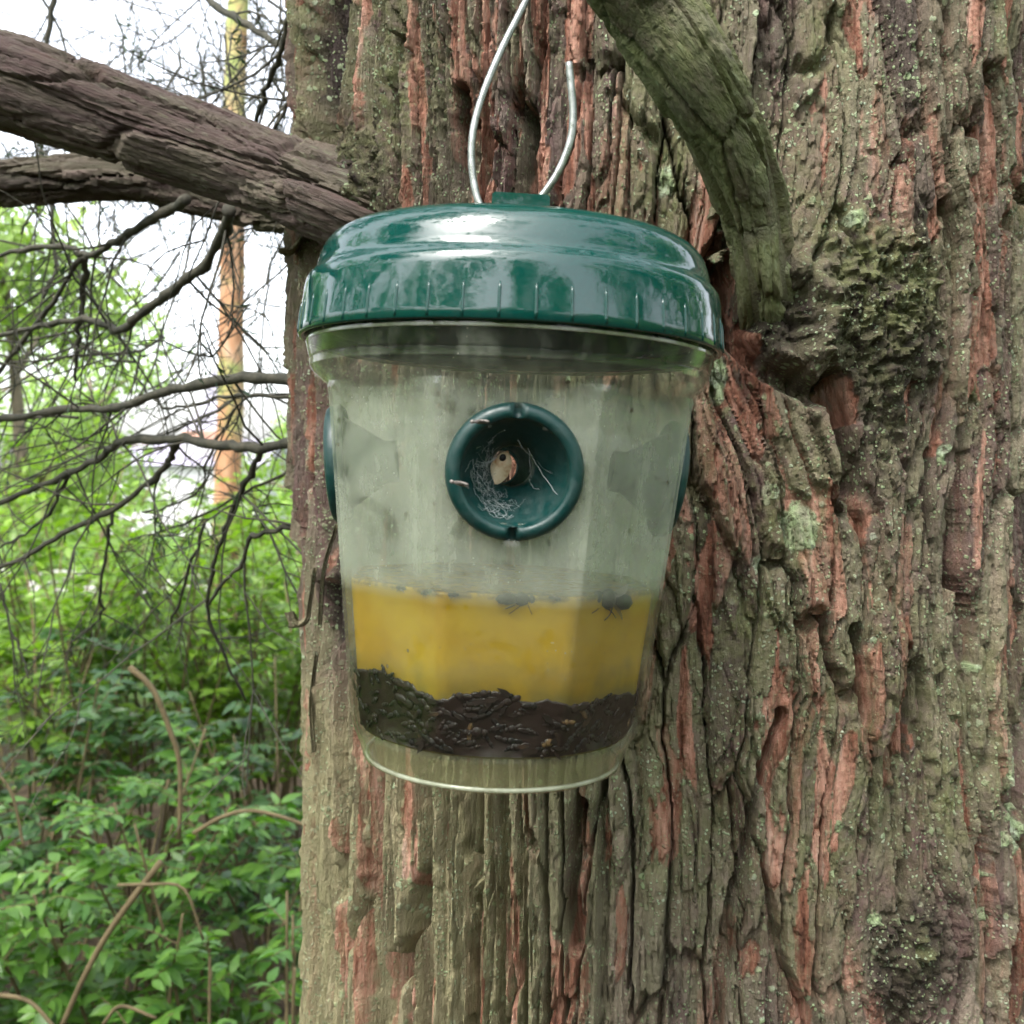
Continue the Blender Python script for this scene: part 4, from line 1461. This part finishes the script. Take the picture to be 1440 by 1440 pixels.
# hanging tab
mb = MB()
nb2 = 14
out = [(-0.0096, 0.0775), (-0.0094, 0.0887), (-0.0086, 0.0895), (0.0086, 0.0895), (0.0094, 0.0887), (0.0096, 0.0775)]
Va = [(x, -0.0016, zz) for x, zz in out] + [(x, 0.0016, zz) for x, zz in out]
mb.add(Va, [(0, 1, 4, 5), (1, 2, 3, 4), (11, 10, 7, 6), (10, 9, 8, 7)] + [(i + 6, i + 7, i + 1, i) for i in range(5)])
tab = mb.build('hanger_tab', M['lid'], lid, smooth=False)
tab.location = (0.0, -0.022, 0.0)

# jar: round neck, eight soft facets below, raised floor and foot ring
JP = [(0.0690, 0.0450), (0.0690, 0.0415), (0.0690, 0.0400), (0.0683, 0.0372), (0.0678, 0.0352), (0.0672, 0.0345), (0.0676, 0.0338), (0.0674, 0.0322), (0.0662, 0.0304), (0.0636, 0.0282), (0.0618, 0.0262), (0.0608, 0.0240), (0.0602, 0.0215), (0.0598, 0.018)]
for zz in np.linspace(0.012, -0.086, 22):
    JP.append((0.0598 + (zz - 0.018) * (0.0598 - 0.0485) / 0.108, zz))
JP += [(0.0480, -0.0900), (0.0470, -0.0925), (0.0458, -0.0950), (0.0450, -0.0980), (0.0444, -0.0998), (0.0432, -0.1005), (0.0420, -0.1000), (0.0416, -0.0975), (0.0414, -0.0930), (0.0400, -0.0912), (0.0250, -0.0908), (0.0004, -0.0906)]
FACET0 = -PI / 2


def oct_r(th, R, Z, amt=1.0):
    a = (th - FACET0 + PI / 8) % (PI / 4) - PI / 8
    oc = np.minimum(R * 0.968 / np.cos(a), R * 1.040) + R * 0.007 * np.exp(-((np.abs(a) - PI / 8) / 0.022) ** 2)
    k = sstep(0.0285, 0.0235, Z) * sstep(-0.0905, -0.084, Z) * amt
    return R * (1 - k) + oc * k


mb = MB()
lathe(mb, JP, 192, rfun=oct_r)
qj, vj = mb.Q[0], mb.V[0]
ctr = vj[qj].mean(1)
keepq = np.ones(len(qj), bool)
for k in range(4):                                   # the four entrance holes
    tx, ty = math.cos(k * PI / 2), math.sin(k * PI / 2)
    keepq &= ~((np.hypot(ctr[:, 0] * tx + ctr[:, 1] * ty, ctr[:, 2] + 0.0008) < 0.0176) & (ctr[:, 0] * ty - ctr[:, 1] * tx > 0.03))
mb.Q[0] = qj[keepq]
jar = mb.build('jar', M['clear'], trap)
jar.data.set_sharp_from_angle(angle=0.22)
sol = jar.modifiers.new('wall', 'SOLIDIFY')
sol.thickness = 0.0011
sol.offset = -1


m = NT('painted_edge_glint')  # bright edge highlights of the clear plastic, painted as pale colour
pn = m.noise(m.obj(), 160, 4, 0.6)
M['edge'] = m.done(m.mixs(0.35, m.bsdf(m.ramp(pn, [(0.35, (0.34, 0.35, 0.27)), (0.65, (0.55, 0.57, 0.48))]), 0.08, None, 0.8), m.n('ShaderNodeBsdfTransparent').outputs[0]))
for nm, R_, z_r, t_ in (('foot_glint', 0.0441, -0.1000, 0.0008), ('lip_glint', 0.0694, 0.0404, 0.0006)):  # added beads carrying the painted highlight along jar foot and mouth
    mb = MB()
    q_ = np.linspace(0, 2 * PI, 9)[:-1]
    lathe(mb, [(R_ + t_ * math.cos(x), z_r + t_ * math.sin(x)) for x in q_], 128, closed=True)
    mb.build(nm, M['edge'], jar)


def jar_r(z):
    return 0.0598 + (z - 0.018) * (0.0598 - 0.0485) / 0.108


# entrances
def make_entrance(ang):
    """ring built facing -Y at the origin, then turned into place"""
    rot = Euler((0, 0, ang)).to_matrix()
    z0 = -0.0008
    yo = -jar_r(z0) * 0.975
    tilt = math.atan((0.0598 - 0.0485) / 0.108)
    mb = MB()
    # bezel profile in (r, outwards) swept round, notched at top and bottom
    prof = [(0.0160, -0.0020), (0.0160, 0.0030), (0.0166, 0.0040), (0.0178, 0.0043), (0.0194, 0.0038), (0.0203, 0.0026), (0.0206, 0.0008), (0.0206, -0.0006), (0.0190, -0.0020)]
    n = 120
    a = np.linspace(0, 2 * PI, n, endpoint=False)
    rows = []
    for j, (r, ou) in enumerate(prof):
        rr = np.full(n, r)
        oo = np.full(n, ou)
        for cpos in (PI / 2, 3 * PI / 2):
            notch = np.abs(((a - cpos + PI) % (2 * PI)) - PI) < 0.075
            if 2 <= j <= 6:
                oo = np.where(notch, np.minimum(oo, 0.0006), oo)
        rows.append(np.column_stack([rr * np.cos(a), -oo, rr * np.sin(a)]))
    V = np.vstack(rows)
    mb.add(V, grid_quads(len(prof), n, True), None)
    ring = mb.build('entrance_ring', M['funnel'], trap)
    ring.matrix_local = rot.to_4x4() @ Matrix.Translation((0, yo, z0)) @ Matrix.Rotation(tilt, 4, 'X')
    fb = MB()
    fp = [(0.0161, -0.0022), (0.0158, -0.0005), (0.0150, 0.0012), (0.0120, 0.0058), (0.0092, 0.0098), (0.0072, 0.0125), (0.0066, 0.0140), (0.0064, 0.0170), (0.0064, 0.0190), (0.0072, 0.0190), (0.0073, 0.0150), (0.0100, 0.0110), (0.0157, 0.0022)]
    n = 72
    a = np.linspace(0, 2 * PI, n, endpoint=False)
    rows = [np.column_stack([r * np.cos(a), np.full(n, i_), r * np.sin(a)]) for r, i_ in fp]
    fb.add(np.vstack(rows), grid_quads(len(fp), n, True)[:, ::-1])
    fb.build('funnel', M['funnel'], ring)
    return ring


for k in range(4):
    make_entrance(k * PI / 2)

# liquid
ZL, ZF = -0.0383, -0.0895
mb = MB()
gap = 0.0022
lp = [(0.0003, ZL), (0.02, ZL), (0.045, ZL), (jar_r(ZL) - gap - .0008, ZL), (jar_r(ZL) - gap - .0002, ZL + 0.0004)]
for zz in np.linspace(ZL - 0.0006, ZF, 14):
    lp.append((jar_r(zz) - gap, zz))
lp += [(0.03, ZF), (0.0003, ZF)]
lathe(mb, lp, 128, rfun=oct_r)
liq = with_trap(mb.build('trap_liquid', M['liquid']))
tag(liq, 'cloudy amber yellow liquid half filling the clear jar', 'liquid')

# dark heap of drowned insects on the floor
mb = MB()
na = 220
a = np.linspace(0, 2 * PI, na, endpoint=False)
top = -0.0712 - 0.05 * np.cos(a) * 0.047 + 0.0018 * vn(np.cos(a) * 5 + 9, np.sin(a) * 5 + 4, 500) + 0.0014 * vn(a * 14, a * 0, 501) + 0.0009 * vn(a * 40, a * 0, 504)
rows = []
for t in np.linspace(0, 1, 22):
    zz = ZF + 0.0006 + (top - ZF) * t
    r = oct_r(a, jar_r(zz) - 0.0019 + 0.00028 * vn(a * 30, zz * 900, 502), zz)
    rows.append(np.column_stack([r * np.cos(a), r * np.sin(a), zz]))
for rr in (0.8, 0.5, 0.2, 0.01):
    r = 0.046 * rr
    rows.append(np.column_stack([r * np.cos(a), r * np.sin(a), top + 0.002 * vn(np.cos(a) * rr * 9, np.sin(a) * rr * 9, 503)]))
mb.add(np.vstack(rows), grid_quads(len(rows), na, True))


def insect_shape(mb, c, R, s, tint, flat=1.0):
    for off, r in (((0, 0, 0), (0.30, 0.26, 0.24)), ((0.52, 0, 0), (0.42, 0.22, 0.20)), ((-0.36, 0, 0), (0.15, 0.17, 0.15))):
        ellipsoid(mb, np.asarray(c) + s * (R @ np.array(off)), np.array(r) * s * (1, 1, flat), R, 8, 5, tint)


for k in range(420):
    a0 = rng.uniform(0, 2 * PI)
    zt = float(np.interp(a0, a, top)) + 0.0015
    zz = rng.uniform(ZF + 0.002, zt)
    r = float(oct_r(np.array(a0), np.array(jar_r(zz)), np.array(zz))) - 0.0017
    tang = np.array((-math.sin(a0), math.cos(a0), 0))
    radial = np.array((math.cos(a0), math.sin(a0), 0))
    phi = rng.normal(0, 0.55) + PI * (k % 2)
    ex = tang * math.cos(phi) + np.array((0, 0, 1)) * math.sin(phi)
    ez = radial
    R = np.column_stack([ex, np.cross(ez, ex), ez])
    insect_shape(mb, radial * r + np.array((0, 0, zz)), R, rng.uniform(0.0022, 0.0050) * (1.5 if k % 9 == 0 else 1), (0.05 + 0.45 * rng.random()) if rng.random() < 0.96 else 0.8, 0.36)
    if k % 3 == 0:
        w_ = LT * np.array((0.8, 1, 0.1)) * rng.uniform(0.003, 0.006)
        mb.add(w_ @ np.column_stack([np.cross(radial, ex), ex, radial]).T + radial * (r + 0.0006) + np.array((0, 0, zz)), None, LF, rng.uniform(0.25, 0.6))
with_trap(mb.build('dead_insects', M['insect'], None, 'stuff'))

# floating insects against the wall at the liquid surface
FLOAT = [(752, 852, 0.0088, 'dark drowned insect floating at the middle of the liquid surface'), (888, 858, 0.0135, 'large dark bee floating at the right end of the liquid surface'), (655, 848, 0.0032, 'small dark fly at the liquid line below the entrance, left side'),
         (613, 850, 0.0038, 'small dark fly with pale speck at the liquid line, left facet'), (800, 848, 0.0030, 'tiny dark fly between the two large floating insects'), (565, 840, 0.0030, 'tiny dark fly leftmost on the liquid line')]
for px, py, s, lab in FLOAT:
    x = (px - 717) / F * 0.308
    ang = math.asin(max(-1, min(1, x / 0.0525)))
    radial = np.array((math.sin(ang - SPIN), -math.cos(ang - SPIN), 0))
    r = float(oct_r(np.array(math.atan2(radial[1], radial[0])), np.array(jar_r(ZL)), np.array(ZL))) - 0.0018 - 0.06 * s
    cpos = radial * r + np.array((0, 0, ZL - 0.10 * s))
    tang = np.array((-radial[1], radial[0], 0))
    ex = tang * (1 if rng.random() < .5 else -1) + np.array((0, 0, rng.normal(0, .12)))
    ex /= np.linalg.norm(ex)
    ez = radial - ex * (radial @ ex)
    ez /= np.linalg.norm(ez)
    R = np.column_stack([ex, np.cross(ez, ex), ez])
    mb = MB()
    insect_shape(mb, (0, 0, 0), R, s, 0.25, 0.5)
    for q in range(6):
        st = R @ np.array(((q % 3 - 1) * 0.22, (0.2 if q < 3 else -0.2), 0)) * s
        en = st + np.array(tang) * rng.normal(0, .3) * s + np.array((0, 0, -rng.uniform(0.15, 0.38) * s))
        tube(mb, crom(np.array((st, (st + en) / 2 + radial * 0.05 * s, en)), 5), 0.014 * s, 4)
    root = mb.build('drowned_insect', M['insect'])
    root.matrix_world = trap_m @ Matrix.Translation(Vector(cpos))
    tag(root, lab, 'insect', 'insects floating on the liquid')
    for sg in (-1, 1):
        wb = MB()
        wt = LT * np.array((0.9, 1, 1))
        Rw = np.column_stack([R @ np.array((0.3 * sg, 0, .9)), R @ np.array((0.85, 0.5 * sg, 0.1)), R @ np.array((0, 0, 1))])
        wb.add((wt * s * 0.9) @ Rw.T, None, LF)
        wb.build('wing', M['wing'], root)

# wire hook: loop under the tab, one free end, long end over the mossy limb
def wire(pts, n):
    q = crom(np.array(pts, float), n)
    return np.array([P(a, b, d) for a, b, d in q])


hk = [(800, 88, .338), (803, 120, .338), (806, 165, .338), (800, 205, .338), (780, 250, .338), (752, 287, .338), (732, 303, .338), (712, 310, .340), (692, 306, .342), (676, 290, .344), (668, 265, .345), (663, 225, .346), (666, 180, .347), (680, 130, .349), (705, 70, .352), (742, -5, .357), (778, -90, .36)]
path = wire(hk, 90)
top_p = path[-1]
bc, brad = BR['right'][1], BR['right'][2]
i = int(np.argmin(np.linalg.norm(bc - top_p, axis=1)))
over = []
for t in np.linspace(0.6, 3.6, 14):
    Tn = np.array((0.45, -0.9, 0)) / np.linalg.norm((0.45, -0.9, 0))
    rr = brad[i] + 0.0025
    over.append(bc[i] + rr * (Tn * math.sin(t) * -1 * -1 + np.array((0, 0, 1)) * -math.cos(t)))
path = np.vstack([path, crom(np.vstack([path[-1], (path[-1] + over[0]) / 2, over[0]]), 8)[1:-1], np.array(over)])
# the loop passes in front of and under the tab: keep it just before the tab face
mb = MB()
tube(mb, path, 0.00128, 12)
hook = mb.build('wire_hook', M['wire'], None, origin=P(720, 300, .34))
hook.location = P(720, 300, .34)
tag(hook, 'bent galvanised wire hook holding the green trap by its tab', 'wire hook')

# husk stuck in the front hole, cobweb over the funnel, two small insects on the ring
fm = trap_m @ Matrix.Translation((0, -jar_r(0) * 0.975, -0.0008))
mb = MB()
for i in range(1):
    t = np.linspace(0, 1, 9)
    w = np.sin(t * PI) ** 0.7 * 0.0032
    rows = [np.column_stack([np.full(9, k) * w, 0.0010 * np.abs(k) ** 2 + 0 * t + 0.0006 * np.sin(t * 7), (t - 0.5) * 0.0118]) for k in (-1, -.5, 0, .5, 1)]
    A = np.stack(rows, 1).reshape(-1, 3)
    Bk = A + (0, 0.0009, 0)
    q = grid_quads(9, 5, False)
    mb.add(np.vstack([A, Bk]), np.vstack([q, q[:, ::-1] + 45]))
hl = MB()
husk = mb.build('dry_husk', M['husk'])
husk.matrix_world = fm @ Matrix.Translation((-0.0036, 0.0125, 0.0010)) @ Matrix.Rotation(0.35, 4, 'Y')
ellipsoid(hl, (-0.0007, -0.0004, 0.0032), (0.0011, 0.0005, 0.0012), None, 10, 6, 0.0)
hl.build('hole', M['insect'], husk)
tag(husk, 'tan dried husk with a dark hole lodged in the front entrance', 'husk')

mb = MB()


def strand(a, b, r=0.00010, sag=0.001, n=9):
    a, b = np.array(a, float), np.array(b, float)
    t = np.linspace(0, 1, n)[:, None]
    q = a + (b - a) * t + np.array((0, -1, 0)) * 0 + np.array((0, 0, -1)) * sag * np.sin(t * PI) + rng.normal(0, 0.00012, (n, 3))
    tube(mb, q, 0.42 * r * (1 + 0.4 * rng.random(n)), 4)


def fpt(x, z):
    """point on the funnel's inner face"""
    r = math.hypot(x, z)
    return (x, float(np.interp(r, (0.0066, 0.0072, 0.0092, 0.0120, 0.0150, 0.0160), (0.0135, 0.0122, 0.0095, 0.0055, 0.0010, -0.0010))) - 0.0004, z)


strand(fpt(0.0010, 0.0100), fpt(0.0058, 0.0052), 0.00028)
strand(fpt(0.0044, 0.0072), fpt(0.0132, -0.0062), 0.00022)
strand(fpt(0.0072, 0.0040), fpt(0.0118, 0.0002), 0.00010)
strand(fpt(0.0048, 0.0066), fpt(0.0060, -0.0016), 0.00018)
strand(fpt(0.0050, -0.0018), fpt(0.0084, -0.0050), 0.00022)
for k in range(160):
    a = rng.uniform(2.2, 4.9)
    r = rng.uniform(0.0078, 0.0128)
    b = a + rng.uniform(-0.5, 0.5)
    r2 = r + rng.uniform(-0.003, 0.002)
    strand(fpt(r * math.cos(a), r * math.sin(a)), fpt(r2 * math.cos(b), r2 * math.sin(b)), rng.uniform(0.00005, 0.00013), rng.uniform(-.001, .001))
for k in range(7):
    strand(fpt(-0.0115, 0.0020 + k * 0.0003 - 0.001), (-0.0050, 0.0105, 0.0040 + k * 0.0001), 0.00009)
for k in range(12):
    x0 = rng.uniform(-0.0105, -0.0020)
    strand(fpt(x0, -0.0095 + (x0 + 0.0105) * -0.45 + rng.normal(0, .0007)), fpt(x0 + 0.003, -0.0105 + (x0 + .0105) * -0.35 + rng.normal(0, .0007)), rng.uniform(0.00008, 0.0002))
web = mb.build('cobweb', M['silk'])
web.matrix_world = fm
tag(web, 'wispy white cobweb stretched inside the front entrance funnel', 'cobweb')
for (px, py, rz, lab) in ((677, 593, -0.15, 'small grey moth resting on the upper left rim of the front entrance'), (648, 680, 0.05, 'small grey moth on the left rim of the front entrance')):
    mb = MB()
    ellipsoid(mb, (0, 0, 0), (0.0024, 0.0008, 0.0007), None, 10, 6, 0.9)
    ellipsoid(mb, (-0.0026, 0, 0), (0.0007, 0.0006, 0.0006), None, 8, 5, 0.3)
    o = mb.build('moth', M['moth'])
    wb = MB()
    for sg in (-1, 1):
        wb.add((LT * 0.0042) @ euler_np(0, 0, -PI / 2 + 0.16 * sg).T + (-0.0012, -0.0008, 0.0002 * sg), None, LF)
    wb.build('wing', M['moth'], o)
    o.location = P(px, py, 0.2935)
    o.rotation_euler = (0, rz + 0.15, 0)
    tag(o, lab, 'moth', 'moths on the entrance rim')
